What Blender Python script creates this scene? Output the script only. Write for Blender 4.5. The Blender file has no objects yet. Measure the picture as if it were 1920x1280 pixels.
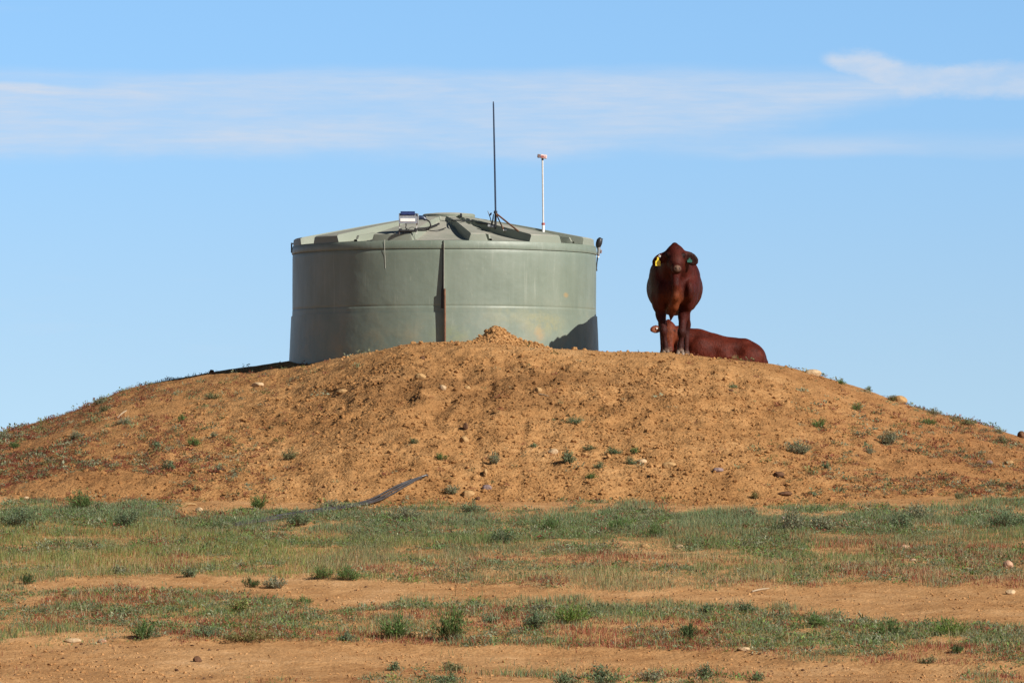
import bpy, math, random
import numpy as np
from mathutils import Vector, Matrix

# ------------------------------------------------------------------ basics
F, YH, CZ = 8700.0, 850.0, 1.7        # focal length in photo pixels, row of eye level, camera height
SUN_AZ, SUN_EL = math.radians(54), math.radians(33)
scene = bpy.context.scene
COL = scene.collection
R_ = math.radians

def X_of(px, Y): return (px - 960) * Y / F
def Z_of(py, Y): return CZ + (YH - py) * Y / F
def px_of(X, Y): return 960 + F * X / Y
def py_of(Z, Y): return YH - F * (Z - CZ) / Y

# ------------------------------------------------------------------ noise
def _hash(xi, yi, seed):
    h = (xi.astype(np.int64) * 374761393 + yi.astype(np.int64) * 668265263 + seed * 974634777) & 0xffffffff
    h = ((h ^ (h >> 13)) * 1274126177) & 0xffffffff
    h = (h ^ (h >> 16)) & 0xffffffff
    return h / 4294967295.0

def vnoise(x, y, seed=0):
    xi = np.floor(x); yi = np.floor(y)
    fx = x - xi; fy = y - yi
    fx = fx * fx * fx * (fx * (fx * 6 - 15) + 10); fy = fy * fy * fy * (fy * (fy * 6 - 15) + 10)
    a = _hash(xi, yi, seed); b = _hash(xi + 1, yi, seed); c = _hash(xi, yi + 1, seed); d = _hash(xi + 1, yi + 1, seed)
    return (a + (b - a) * fx) * (1 - fy) + (c + (d - c) * fx) * fy

def fbm(x, y, seed=0, octv=4, gain=0.5):
    s = 0; amp = 1; tot = 0
    for o in range(octv):
        s = s + amp * vnoise(x * 2 ** o + 17.3 * o, y * 2 ** o - 9.1 * o, seed + o); tot += amp; amp *= gain
    return s / tot

def sstep(a, b, x):
    t = np.clip((x - a) / (b - a), 0, 1); return t * t * (3 - 2 * t)

# ------------------------------------------------------------------ terrain
SKY_T = np.array([  # column of the photo, row of the skyline, depth of the ridge
    (-900, 1010, 60), (-400, 905, 60), (-150, 848, 60.5), (0, 812, 61), (50, 796, 61), (100, 783, 61), (150, 767, 61), (200, 746, 61), (240, 728, 61),
    (300, 715, 61), (350, 706, 60.7), (400, 698, 60.5), (450, 690, 60.5), (500, 683, 60.5), (545, 677, 60.3), (600, 675, 59.2), (640, 671, 58.0), (680, 662, 57.5), (720, 654, 57.4),
    (760, 645, 57.3), (790, 641, 57.3), (845, 641, 57.3), (900, 643, 57.3), (960, 647, 57.3), (1040, 652, 57.3), (1120, 657, 57.4), (1240, 660, 57.5), (1300, 667, 57.7),
    (1440, 681, 58.2), (1520, 699, 58.8), (1560, 711, 59.2), (1620, 728, 59.8), (1680, 751, 60), (1740, 770, 60), (1800, 786, 60), (1850, 802, 60),
    (1920, 822, 60), (2080, 862, 60), (2400, 930, 60), (2900, 1020, 60)], float)
_sx = X_of(SKY_T[:, 0], SKY_T[:, 2]); _sz = Z_of(SKY_T[:, 1], SKY_T[:, 2]); _sy = SKY_T[:, 2]
_xx = np.linspace(-14, 14, 1401)
def _smooth(v, n):
    k = np.hanning(n + 2)[1:-1]; k /= k.sum()
    return np.convolve(np.pad(v, n // 2, mode='edge'), k, mode='valid')[:len(v)]
_zz = _smooth(np.interp(_xx, _sx, _sz), 21); _yy = _smooth(np.interp(_xx, _sx, _sy), 61)

BELTS = dict(
    t1=([0, 250, 400, 560, 640, 720, 850, 1000, 1150, 1280, 1400, 1480, 1600, 1750, 1920], [938, 940, 955, 966, 958, 948, 948, 953, 948, 953, 953, 948, 958, 948, 942]),
    b1=([0, 150, 350, 600, 800, 1000, 1200, 1400, 1600, 1750, 1920], [1088, 1080, 1080, 1084, 1091, 1097, 1101, 1096, 1093, 1096, 1100]),
    t2=([0, 250, 400, 520, 600, 700, 850, 1100, 1250, 1400, 1500, 1700, 1850, 1920], [1098, 1108, 1116, 1128, 1146, 1142, 1134, 1130, 1134, 1140, 1150, 1163, 1174, 1180]),
    b2=([0, 150, 300, 450, 600, 700, 850, 1000, 1200, 1400, 1500, 1700, 1920], [1203, 1198, 1201, 1202, 1203, 1206, 1207, 1209, 1209, 1217, 1233, 1242, 1248]))
def belt(n, px): return np.interp(px, *BELTS[n])

def ground_base(X, Y):
    z = np.interp(Y, [-1e4, 0, 28, 30.5, 32, 51, 53, 66, 90, 400, 5000], [-1.75, -1.7, -1.69, -1.66, -1.58, -0.52, -0.42, -0.35, -1.2, -9, -60]) + CZ
    return z
def ground_h(X, Y):
    X = np.asarray(X, float); Y = np.asarray(Y, float)
    z = ground_base(X, Y)
    near = np.exp(-np.maximum(np.abs(X) - 9, 0) / 12) * sstep(5, 25, Y) * (1 - sstep(60, 90, Y))
    n = 0.10 * (fbm(X * .45, Y * .35, 3, 3) - .5) + 0.030 * (fbm(X * 3, Y * 3, 5, 3) - .5) + 0.018 * (fbm(X * 11, Y * 11, 8, 2) - .5)
    px = px_of(X, np.maximum(Y, 5)); py = py_of(z, np.maximum(Y, 5))
    rut = sstep(-6, 6, py - belt('b1', px)) * (1 - sstep(-8, 8, py - belt('t2', px))) + sstep(-5, 5, py - belt('b2', px)) * (1 - sstep(1252, 1275, py))
    return z + near * (n - 0.035 * rut)

def mound_h(X, Y):
    X = np.asarray(X, float); Y = np.asarray(Y, float)
    S = np.interp(X, _xx, _zz); Yr = np.interp(X, _xx, _yy)
    Yf = 50.1 + 0.5 * (fbm(X * .5, X * 0 + 2.2, 31, 3) - .5)
    g = ground_base(X, Yf) - .03
    t = (Y - Yf) / (Yr - Yf)
    tc = np.clip(t, 0, 1)
    p = 1 - (1 - tc) ** 1.27
    p = p * sstep(-.03, .16, t) * (1 - .0) 
    z = g + (S - g) * p
    z = np.where(t < 0, g + t * 1.6, z)
    d = np.maximum(Y - Yr, 0)
    z = z - .052 * d - 0.45 * np.maximum(d - 4.2, 0)
    face = sstep(0, .12, t) * (1 - .55 * sstep(.82, 1.0, t))
    mid = np.exp(-((X - .1) / 3.2) ** 2) * np.exp(-((t - .6) / .38) ** 2)
    a = face * (.45 + .55 * np.exp(-(X / 5.0) ** 2))
    r1 = 1 - np.abs(2 * fbm(X * 2.3, Y * 1.6, 51, 3) - 1)
    n = .11 * (fbm(X * .8, Y * .6, 41, 3) - .5) + a * ((.080) * (fbm(X * 3.1, Y * 2.6, 43, 3) - .5) + .028 * (fbm(X * 9, Y * 7, 45, 3) - .5) + .026 * (fbm(X * 24, Y * 18, 47, 2) - .5))
    rill = 1 - np.abs(2 * fbm(X * 2.6 + .5 * fbm(X, Y, 57, 2), Y * .55, 55, 3) - 1)
    n = n + mid * (.145 * (r1 - .75) + .06 * (fbm(X * 6, Y * 3.5, 53, 3) - .5)) - face * (1 - sstep(.80, .95, t)) * .020 * sstep(.55, 1.0, rill) * (.3 + 1.2 * fbm(X * .8, Y * .8, 59, 2))
    n = n * (1 - .6 * sstep(.88, .99, t) * (1 - sstep(1.0, 1.02, t) * 0))
    return z + n
def terrain_h(X, Y): return np.maximum(ground_h(X, Y), mound_h(X, Y))

_ys = np.arange(29.0, 64.0, .01)
def hit(px, py):
    """world point where the line of sight through a pixel of the photo meets the terrain"""
    X = X_of(px, _ys); Z = Z_of(py, _ys)
    T = terrain_h(X, _ys)
    below = np.nonzero(T >= Z)[0]
    if len(below): i = below[0]
    else: i = np.argmin(Z - T + (_ys < 50) * 9)
    return np.array((X[i], _ys[i], T[i]))

# ------------------------------------------------------------------ object helpers
def link(o): COL.objects.link(o); return o
def tag(o, label=None, cat=None, group=None, kind=None):
    if label: o['label'] = label
    if cat: o['category'] = cat
    if group: o['group'] = group
    if kind: o['kind'] = kind
    return o
def empty(name, loc, rz=0):
    o = link(bpy.data.objects.new(name, None)); o.location = loc; o.rotation_euler = (0, 0, rz); o.empty_display_size = .1
    return o
def np_mesh(name, V, faces, mat, parent=None, smooth=False, col=None, loc=None, sharp=None):
    """faces: list of int arrays, each (n, k)"""
    me = bpy.data.meshes.new(name)
    V = np.asarray(V, np.float32).reshape(-1, 3)
    if not isinstance(faces, (list, tuple)): faces = [faces]
    faces = [np.asarray(f, np.int32) for f in faces if len(f)]
    nl = sum(f.size for f in faces); nf = sum(len(f) for f in faces)
    me.vertices.add(len(V)); me.vertices.foreach_set('co', V.ravel())
    me.loops.add(nl); me.polygons.add(nf)
    me.loops.foreach_set('vertex_index', np.concatenate([f.ravel() for f in faces]))
    tot = np.concatenate([np.full(len(f), f.shape[1], np.int32) for f in faces])
    st = np.zeros(nf, np.int32); st[1:] = np.cumsum(tot)[:-1]
    me.polygons.foreach_set('loop_start', st)
    me.polygons.foreach_set('use_smooth', np.full(nf, bool(smooth)))
    if col is not None:
        a = me.attributes.new('col', 'FLOAT_COLOR', 'POINT')
        c = np.ones((len(V), 4), np.float32); c[:, :3] = col
        a.data.foreach_set('color', c.ravel())
    me.update(calc_edges=True); me.validate()
    if sharp: me.set_sharp_from_angle(angle=sharp)
    if mat: me.materials.append(mat)
    o = link(bpy.data.objects.new(name, me))
    if parent: o.parent = parent
    if loc is not None: o.location = loc
    return o

class MB:
    """collects boxes, tubes and lathes into one mesh"""
    def __init__(s): s.v = []; s.f = []
    def add(s, v, f):
        n = len(s.v); s.v += [tuple(p) for p in v]; s.f += [tuple(i + n for i in q) for q in f]; return s
    def box(s, c, size, M=None, bev=0.0):
        x, y, z = [d / 2 for d in size]
        if bev:
            b = bev; pts = []; f = []
            rings = [(-z, -b, ), (-z + b, 0), (z - b, 0), (z, -b)]
            for zz, ins in rings:
                xx, yy = x + ins, y + ins
                pts += [(-xx + b, -yy, zz), (xx - b, -yy, zz), (xx, -yy + b, zz), (xx, yy - b, zz), (xx - b, yy, zz), (-xx + b, yy, zz), (-xx, yy - b, zz), (-xx, -yy + b, zz)]
            for r in range(3):
                for k in range(8):
                    a = r * 8 + k; bb = r * 8 + (k + 1) % 8
                    f.append((a, bb, bb + 8, a + 8))
            f.append(tuple(range(7, -1, -1))); f.append(tuple(range(24, 32)))
        else:
            pts = [(-x, -y, -z), (x, -y, -z), (x, y, -z), (-x, y, -z), (-x, -y, z), (x, -y, z), (x, y, z), (-x, y, z)]
            f = [(0, 3, 2, 1), (4, 5, 6, 7), (0, 1, 5, 4), (1, 2, 6, 5), (2, 3, 7, 6), (3, 0, 4, 7)]
        if M is not None: pts = [M @ Vector(p) for p in pts]
        return s.add([(p[0] + c[0], p[1] + c[1], p[2] + c[2]) for p in pts], f)
    def tube(s, pts, rad, n=8, caps=True):
        pts = [Vector(p) for p in pts]
        if not hasattr(rad, '__len__'): rad = [rad] * len(pts)
        V = []; Fc = []; up = None
        for i, p in enumerate(pts):
            d = (pts[min(i + 1, len(pts) - 1)] - pts[max(i - 1, 0)]).normalized()
            if up is None:
                up = Vector((0, 0, 1)) if abs(d.z) < .9 else Vector((1, 0, 0))
            a = d.cross(up).normalized(); b = a.cross(d).normalized(); up = b
            for k in range(n):
                t = 2 * math.pi * k / n
                V.append(p + (a * math.cos(t) + b * math.sin(t)) * rad[i])
        for i in range(len(pts) - 1):
            for k in range(n):
                q = i * n + k; w = i * n + (k + 1) % n
                Fc.append((q, q + n, w + n, w))
        if caps:
            Fc.append(tuple(range(n))); Fc.append(tuple(range(len(V) - 1, len(V) - n - 1, -1)))
        return s.add(V, Fc)
    def build(s, name, mat, parent=None, smooth=None, loc=None):
        me = bpy.data.meshes.new(name); me.from_pydata(s.v, [], s.f); me.update()
        if smooth:
            me.polygons.foreach_set('use_smooth', np.full(len(me.polygons), True)); me.set_sharp_from_angle(angle=R_(smooth))
        me.materials.append(mat)
        o = link(bpy.data.objects.new(name, me))
        if parent: o.parent = parent
        if loc is not None: o.location = loc
        return o
def smooth_path(pts, n=6):
    pts = [np.array(p, float) for p in pts]; P = [pts[0]] + pts + [pts[-1]]; out = []
    for i in range(1, len(P) - 2):
        for k in range(n):
            t = k / n
            out.append(.5 * (2 * P[i] + (P[i + 1] - P[i - 1]) * t + (2 * P[i - 1] - 5 * P[i] + 4 * P[i + 1] - P[i + 2]) * t * t + (3 * P[i] - P[i - 1] - 3 * P[i + 1] + P[i + 2]) * t ** 3))
    out.append(pts[-1]); return out

# ------------------------------------------------------------------ materials
class NT:
    def __init__(s, name):
        s.m = bpy.data.materials.new(name); s.m.use_nodes = True; s.t = s.m.node_tree; s.t.nodes.clear()
        s.out = s.t.nodes.new('ShaderNodeOutputMaterial')
    def n(s, typ, **kw):
        nd = s.t.nodes.new(typ)
        for k, v in kw.items(): setattr(nd, k, v)
        return nd
    def set(s, sock, v):
        if hasattr(v, 'links') or isinstance(v, bpy.types.NodeSocket): s.t.links.new(v, sock)
        else: sock.default_value = v
    def pos(s): return s.n('ShaderNodeNewGeometry').outputs['Position']
    def obj(s): return s.n('ShaderNodeTexCoord').outputs['Object']
    def mapping(s, v, scale):
        m = s.n('ShaderNodeMapping'); s.set(m.inputs['Vector'], v); m.inputs['Scale'].default_value = scale; return m.outputs[0]
    def noise(s, v, scale, detail=4, rough=.55, dist=0):
        n = s.n('ShaderNodeTexNoise'); s.set(n.inputs['Vector'], v); n.inputs['Scale'].default_value = scale
        n.inputs['Detail'].default_value = detail; n.inputs['Roughness'].default_value = rough; n.inputs['Distortion'].default_value = dist
        return n.outputs['Fac']
    def math(s, op, a, b=0.0, clamp=False):
        n = s.n('ShaderNodeMath', operation=op); n.use_clamp = clamp; s.set(n.inputs[0], a); s.set(n.inputs[1], b); return n.outputs[0]
    def ramp(s, fac, stops, interp='LINEAR'):
        r = s.n('ShaderNodeValToRGB'); r.color_ramp.interpolation = interp; s.set(r.inputs[0], fac)
        el = r.color_ramp.elements
        while len(el) < len(stops): el.new(.5)
        for e, (p, c) in zip(el, stops):
            e.position = p; e.color = (*c, 1) if hasattr(c, '__len__') else (c, c, c, 1)
        return r.outputs[0]
    def mix(s, fac, a, b, mode='MIX'):
        n = s.n('ShaderNodeMix', data_type='RGBA', blend_type=mode); s.set(n.inputs[0], fac)
        s.set(n.inputs[6], a if not isinstance(a, tuple) else (*a, 1)); s.set(n.inputs[7], b if not isinstance(b, tuple) else (*b, 1)); return n.outputs[2]
    def bump(s, h, strength, dist=.02, normal=None):
        b = s.n('ShaderNodeBump'); s.set(b.inputs['Height'], h); b.inputs['Strength'].default_value = strength; b.inputs['Distance'].default_value = dist
        if normal is not None: s.set(b.inputs['Normal'], normal)
        return b.outputs[0]
    def bsdf(s, col, rough=.7, metal=0, spec=.5, normal=None, **kw):
        b = s.n('ShaderNodeBsdfPrincipled'); s.set(b.inputs['Base Color'], col if not isinstance(col, tuple) else (*col, 1))
        s.set(b.inputs['Roughness'], rough); b.inputs['Metallic'].default_value = metal; b.inputs['Specular IOR Level'].default_value = spec
        if normal is not None: s.set(b.inputs['Normal'], normal)
        for k, v in kw.items(): b.inputs[k].default_value = v
        s.t.links.new(b.outputs[0], s.out.inputs['Surface']); return s.m

def soil_mat(name, dark, mid, light, pale, dig=False, bs=.85):
    t = NT(name); p = t.pos()
    big = t.noise(p, .55, 4, .6); med = t.noise(p, 3.2, 5, .6); fine = t.noise(p, 24, 5, .65); grit = t.noise(p, 95, 3, .6)
    f = t.math('ADD', t.math('MULTIPLY', big, .30), t.math('ADD', t.math('MULTIPLY', med, .36), t.math('MULTIPLY', fine, .34)))
    c = t.ramp(f, [(.37, dark), (.47, mid), (.57, light), (.68, pale)])
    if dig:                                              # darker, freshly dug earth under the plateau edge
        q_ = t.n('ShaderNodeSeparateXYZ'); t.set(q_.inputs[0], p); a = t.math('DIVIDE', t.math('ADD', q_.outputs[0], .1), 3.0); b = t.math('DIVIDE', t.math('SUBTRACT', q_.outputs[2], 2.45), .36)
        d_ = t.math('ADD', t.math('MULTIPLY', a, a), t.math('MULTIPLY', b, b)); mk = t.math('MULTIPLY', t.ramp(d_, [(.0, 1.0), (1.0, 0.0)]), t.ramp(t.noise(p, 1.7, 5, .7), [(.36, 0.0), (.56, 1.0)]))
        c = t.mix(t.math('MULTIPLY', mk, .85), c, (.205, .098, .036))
    if dig:                                              # redder old soil on the flanks of the bank
        fl = t.math('MULTIPLY', t.ramp(t.math('DIVIDE', t.math('ABSOLUTE', t.math('ADD', q_.outputs[0], .4)), 8.0), [(.36, 0.0), (.74, 1.0)]), t.ramp(t.noise(t.mapping(p, (.5, 1, 1)), 1.1, 5, .65), [(.32, .2), (.62, 1.0)]))
        c = t.mix(t.math('MULTIPLY', fl, .62), c, (.285, .122, .048))
    g = t.ramp(grit, [(.30, .72), (.5, 1.0), (.72, 1.22)])
    c = t.mix(1.0, c, g, 'MULTIPLY')
    v = t.n('ShaderNodeTexVoronoi', feature='F1'); t.set(v.inputs['Vector'], p); v.inputs['Scale'].default_value = 30
    h = t.math('ADD', t.math('MULTIPLY', fine, .5), t.math('ADD', t.math('MULTIPLY', grit, .35), t.math('MULTIPLY', v.outputs['Distance'], -.5)))
    return t.bsdf(c, .95, spec=.15, normal=t.bump(h, bs, .03))
M = {}
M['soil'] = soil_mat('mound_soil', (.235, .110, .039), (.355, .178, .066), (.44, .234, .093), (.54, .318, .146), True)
M['track'] = soil_mat('track_soil', (.270, .125, .046), (.400, .208, .084), (.49, .275, .122), (.60, .365, .190), False, .45)

def stone_mat(name, a, b):
    t = NT(name); o = t.obj(); n = t.noise(o, 25, 5, .6); big = t.noise(o, 7, 2)
    c = t.ramp(t.math('ADD', t.math('MULTIPLY', n, .6), t.math('MULTIPLY', big, .4)), [(.35, a), (.65, b)])
    return t.bsdf(c, .9, spec=.2, normal=t.bump(n, .6, .02))
M['tan_stone'] = stone_mat('tan_stone', (.30, .17, .07), (.46, .28, .125))
M['pale_stone'] = stone_mat('pale_stone', (.42, .27, .14), (.56, .40, .24))
M['pink_stone'] = stone_mat('pink_stone', (.38, .21, .13), (.52, .32, .21))
M['grey_stone'] = stone_mat('grey_stone', (.17, .115, .11), (.27, .19, .17))
M['dark_stone'] = stone_mat('dark_stone', (.075, .038, .022), (.15, .075, .04))
M['stick'] = stone_mat('weathered_stick', (.34, .25, .16), (.48, .38, .26))

def leaf_mat(name, trans=.25):
    t = NT(name); a = t.n('ShaderNodeAttribute'); a.attribute_name = 'col'
    d = t.n('ShaderNodeBsdfPrincipled'); t.t.links.new(a.outputs['Color'], d.inputs['Base Color']); d.inputs['Roughness'].default_value = .6; d.inputs['Specular IOR Level'].default_value = .25
    tr = t.n('ShaderNodeBsdfTranslucent'); t.t.links.new(a.outputs['Color'], tr.inputs['Color'])
    mx = t.n('ShaderNodeMixShader'); mx.inputs[0].default_value = trans
    t.t.links.new(d.outputs[0], mx.inputs[1]); t.t.links.new(tr.outputs[0], mx.inputs[2]); t.t.links.new(mx.outputs[0], t.out.inputs['Surface'])
    return t.m
M['leaf'] = leaf_mat('leaves', .36); M['blade'] = leaf_mat('grass_blades', .38)

def coat_mat(name):
    t = NT(name); a = t.n('ShaderNodeAttribute'); a.attribute_name = 'col'
    o = t.obj(); n = t.noise(t.mapping(o, (1, 1, .35)), 60, 4, .65); m = t.noise(o, 6, 3)
    c = t.mix(1.0, a.outputs['Color'], t.ramp(n, [(.3, .65), (.7, 1.3)]), 'MULTIPLY')
    c = t.mix(1.0, c, t.ramp(m, [(.35, .68), (.65, 1.28)]), 'MULTIPLY')
    return t.bsdf(c, .55, spec=.11, normal=t.bump(t.math('ADD', n, t.math('MULTIPLY', m, 1.2)), .5, .016))
M['coat'] = coat_mat('red_coat')

def simple(name, col, rough=.5, metal=0, spec=.5, nscale=30, amt=.25, bump=0):
    t = NT(name); o = t.obj(); n = t.noise(o, nscale, 4, .6)
    c = t.mix(1.0, col, t.ramp(n, [(.3, 1 - amt), (.7, 1 + amt)]), 'MULTIPLY')
    return t.bsdf(c, t.math('ADD', rough - .1, t.math('MULTIPLY', n, .2)), metal, spec, normal=t.bump(n, bump, .01) if bump else None)
M['hoof'] = simple('hoof_horn', (.20, .14, .10), .6)
M['eye'] = simple('eye_gloss', (.012, .008, .007), .12, amt=.05)
M['yellow'] = simple('yellow_plastic', (.88, .66, .05), .45, amt=.06)
M['green_tag'] = simple('green_plastic', (.03, .13, .095), .45, amt=.1)
M['white'] = simple('white_plastic', (.80, .79, .76), .4, amt=.05)
M['off_white'] = simple('weathered_white', (.62, .60, .57), .5, amt=.12)
M['black'] = simple('black_plastic', (.018, .018, .020), .45, amt=.2)
M['blackpoly'] = simple('black_polythene', (.060, .056, .058), .34, spec=.7, amt=.3, nscale=12)
M['steel'] = simple('brushed_steel', (.50, .50, .51), .38, .85, amt=.12)
M['dull_steel'] = simple('dull_galvanised_steel', (.36, .36, .36), .55, .6, amt=.2)
M['panel'] = simple('solar_glass', (.03, .045, .13), .25, spec=.5, amt=.15)
M['rust'] = simple('rusty_steel', (.185, .088, .048), .85, amt=.4, nscale=18, bump=.3)
M['redpaint'] = simple('red_plastic', (.40, .085, .07), .5, amt=.1)
M['pinkish'] = simple('faded_pink_plastic', (.74, .56, .52), .5, amt=.12)
M['bluebox'] = simple('dark_blue_plastic', (.02, .035, .075), .35, amt=.15)
M['strip'] = simple('dull_strip', (.36, .34, .28), .7, amt=.2)
M['cord'] = simple('pale_cord', (.62, .60, .52), .8, amt=.2)

# moulded grey-green plastic of the tank, with dust, scuffs and soil stains
t = NT('tank_plastic'); o = t.obj()
sep = t.n('ShaderNodeSeparateXYZ'); t.set(sep.inputs[0], o); xs, ys, zs = sep.outputs
streak = t.noise(t.mapping(o, (1, 1, .10)), 5.5, 4, .6); blot = t.noise(o, 1.3, 4, .6); fine = t.noise(o, 26, 4, .6); scr = t.noise(t.mapping(o, (1, 1, .35)), 11, 5, .75)
c = t.ramp(t.math('ADD', t.math('MULTIPLY', blot, .6), t.math('MULTIPLY', streak, .4)), [(.34, (.158, .194, .152)), (.52, (.196, .234, .187)), (.70, (.240, .275, .226))])
c = t.mix(t.ramp(scr, [(.62, 0.0), (.76, .35)]), c, (.46, .48, .39))
run = t.noise(t.mapping(o, (1, 1, .035)), 34, 3, .7); c = t.mix(t.math('MULTIPLY', t.ramp(run, [(.60, 0.0), (.74, .30)]), t.ramp(zs, [(.5, 0.15), (.95, 1.0)])), c, (.40, .42, .36)); c = t.mix(t.ramp(run, [(.24, .28), (.38, 0.0)]), c, (.12, .14, .11))
spk = t.noise(o, 70, 2, .5); c = t.mix(t.ramp(spk, [(.72, 0.0), (.78, .5)]), c, (.50, .52, .45))
lowz = t.ramp(zs, [(0.0, 1.0), (.55, .30), (1.0, 0.0)])                      # rain-splashed dust low on the wall
dust = t.math('MULTIPLY', lowz, t.ramp(t.noise(o, 2.6, 5, .65), [(.46, 0.0), (.74, .75)]))
c = t.mix(dust, c, (.42, .29, .13))
def spot(cx, cz, rx, rz, amt, colr, c, thr=.45):
    a = t.math('DIVIDE', t.math('SUBTRACT', xs, cx), rx); b = t.math('DIVIDE', t.math('SUBTRACT', zs, cz), rz)
    d = t.math('ADD', t.math('MULTIPLY', a, a), t.math('MULTIPLY', b, b))
    m = t.ramp(d, [(0, 1.0), (1.0, 0.0)]); m = t.math('MULTIPLY', m, t.math('LESS_THAN', ys, 0.0))
    m = t.math('MULTIPLY', m, t.ramp(t.noise(o, 14, 4, .7), [(thr - .12, 0.0), (thr + .12, 1.0)]))
    return t.mix(t.math('MULTIPLY', m, amt), c, colr)
c = spot(1.56, .99, .038, .04, .45, (.52, .27, .06), c, .40)
c = spot(1.22, .50, .08, .12, .38, (.46, .24, .09), c, .42)
c = spot(1.30, .62, .30, .18, .3, (.40, .33, .12), c, .45)
c = spot(.92, .72, .42, .14, .15, (.44, .38, .15), c, .48)
c = spot(.10, .47, .30, .14, .22, (.36, .38, .12), c, .46)
c = t.mix(t.ramp(fine, [(.3, 0.0), (.8, .14)]), c, (.14, .16, .12))
M['tank'] = t.bsdf(c, t.math('ADD', .36, t.math('MULTIPLY', scr, .22)), spec=.42, normal=t.bump(t.math('ADD', t.math('MULTIPLY', blot, 3.0), t.math('MULTIPLY', fine, .12)), .22, .03))

# sun-bleached, dusty top of the same plastic
t = NT('tank_roof_plastic'); o = t.obj(); blot = t.noise(o, 2.2, 5, .65); fine = t.noise(o, 30, 4, .6)
c = t.ramp(blot, [(.34, (.270, .280, .228)), (.52, (.345, .340, .285)), (.68, (.42, .395, .335))])
c = t.mix(t.ramp(fine, [(.35, 0.0), (.75, .25)]), c, (.22, .21, .16))
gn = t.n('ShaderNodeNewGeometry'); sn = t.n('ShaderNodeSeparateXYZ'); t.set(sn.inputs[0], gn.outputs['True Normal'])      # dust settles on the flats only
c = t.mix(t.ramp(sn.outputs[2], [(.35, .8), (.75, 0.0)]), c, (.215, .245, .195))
M['tank_roof'] = t.bsdf(c, .55, spec=.35, normal=t.bump(fine, .12, .01))

# ------------------------------------------------------------------ ground and mound
def grid_mesh(name, xs, ys, hfun, mat):
    nx, ny = len(xs), len(ys)
    Xg, Yg = np.meshgrid(xs, ys); Zg = hfun(Xg, Yg)
    V = np.stack([Xg, Yg, Zg], -1).reshape(-1, 3)
    i = (np.arange(ny - 1)[:, None] * nx + np.arange(nx - 1)[None, :]).ravel()
    return np_mesh(name, V, np.stack([i, i + 1, i + 1 + nx, i + nx], 1), mat, smooth=True)
def grow(a, b, n): return a + (b - a) * (np.geomspace(1, 400, n) - 1) / 399
xs = np.concatenate([-grow(8.6, 4000, 40)[::-1], np.arange(-8.55, 8.56, .045), grow(8.6, 4000, 40)])
ys = np.concatenate([-grow(-20, 3000, 14)[::-1], np.linspace(22, 27.5, 12), np.arange(28, 51.5, .055), np.linspace(51.6, 68, 40), 68 + grow(.5, 5000, 40)])
g = grid_mesh('ground', xs, ys, ground_h, M['track']); tag(g, kind='structure')
xs = np.concatenate([np.arange(-14, -8.4, .12), np.arange(-8.4, 8.4, .028), np.arange(8.4, 14, .12)])
ys = np.concatenate([np.arange(49.2, 62.0, .032), np.arange(62.0, 70, .15)])
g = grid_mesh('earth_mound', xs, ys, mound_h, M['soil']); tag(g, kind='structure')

# crumbly heap of soil thrown up against the tank
HP = np.array([(846, 0), (866, 4), (884, 10), (898, 17), (908, 25), (917, 36), (924, 42), (936, 43), (948, 36), (960, 27), (974, 19), (986, 15), (998, 17), (1010, 16), (1022, 11), (1040, 5), (1058, 0)], float)
def heap_h(X, Y):
    px = px_of(X, 57.8); top = np.interp(px, HP[:, 0], HP[:, 1]) * 57.8 / F
    dy = (Y - 57.85); prof = np.where(dy < 0, np.clip(1 + dy / .62, 0, 1), np.clip(1 - dy / .8, 0, 1))
    prof = prof * (.4 + .6 * prof)
    n = .05 * (fbm(X * 8, Y * 8, 71, 3) - .5) + .035 * (fbm(X * 22, Y * 22, 73, 2) - .5)
    h = top * prof
    return mound_h(X, Y) - .012 + h + n * sstep(.0, .12, h) 
g = grid_mesh('soil_heap', np.arange(-.86, .72, .014), np.arange(57.1, 58.6, .018), heap_h, M['soil']); tag(g, kind='structure')

# ------------------------------------------------------------------ clods and gravel (nobody could count them)
rng = np.random.default_rng(7)
_t = (1 + 5 ** .5) / 2
ICO = np.array([(-1, _t, 0), (1, _t, 0), (-1, -_t, 0), (1, -_t, 0), (0, -1, _t), (0, 1, _t), (0, -1, -_t), (0, 1, -_t), (_t, 0, -1), (_t, 0, 1), (-_t, 0, -1), (-_t, 0, 1)]) / math.hypot(1, _t)
ICOF = np.array([(0, 11, 5), (0, 5, 1), (0, 1, 7), (0, 7, 10), (0, 10, 11), (1, 5, 9), (5, 11, 4), (11, 10, 2), (10, 7, 6), (7, 1, 8), (3, 9, 4), (3, 4, 2), (3, 2, 6), (3, 6, 8), (3, 8, 9), (4, 9, 5), (2, 4, 11), (6, 2, 10), (8, 6, 7), (9, 8, 1)])
def clods(name, X, Y, Z, r, mat):
    n = len(X)
    q = rng.normal(size=(n, 4)); q /= np.linalg.norm(q, axis=1)[:, None]; w, x, y, z = q.T
    Rm = np.stack([1 - 2 * (y * y + z * z), 2 * (x * y - z * w), 2 * (x * z + y * w), 2 * (x * y + z * w), 1 - 2 * (x * x + z * z), 2 * (y * z - x * w), 2 * (x * z - y * w), 2 * (y * z + x * w), 1 - 2 * (x * x + y * y)], 1).reshape(n, 3, 3)
    sc = rng.uniform(.55, 1.3, (n, 1, 3)); jit = rng.uniform(.75, 1.2, (n, 12, 1))
    V = (ICO[None] * sc * jit) @ Rm.transpose(0, 2, 1) * r[:, None, None]
    V[:, :, 2] *= .8
    V += np.stack([X, Y, Z + r * .25], 1)[:, None, :]
    Fc = (ICOF[None] + (np.arange(n) * 12)[:, None, None]).reshape(-1, 3)
    return np_mesh(name, V.reshape(-1, 3), Fc, mat)
n = 60000
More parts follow.
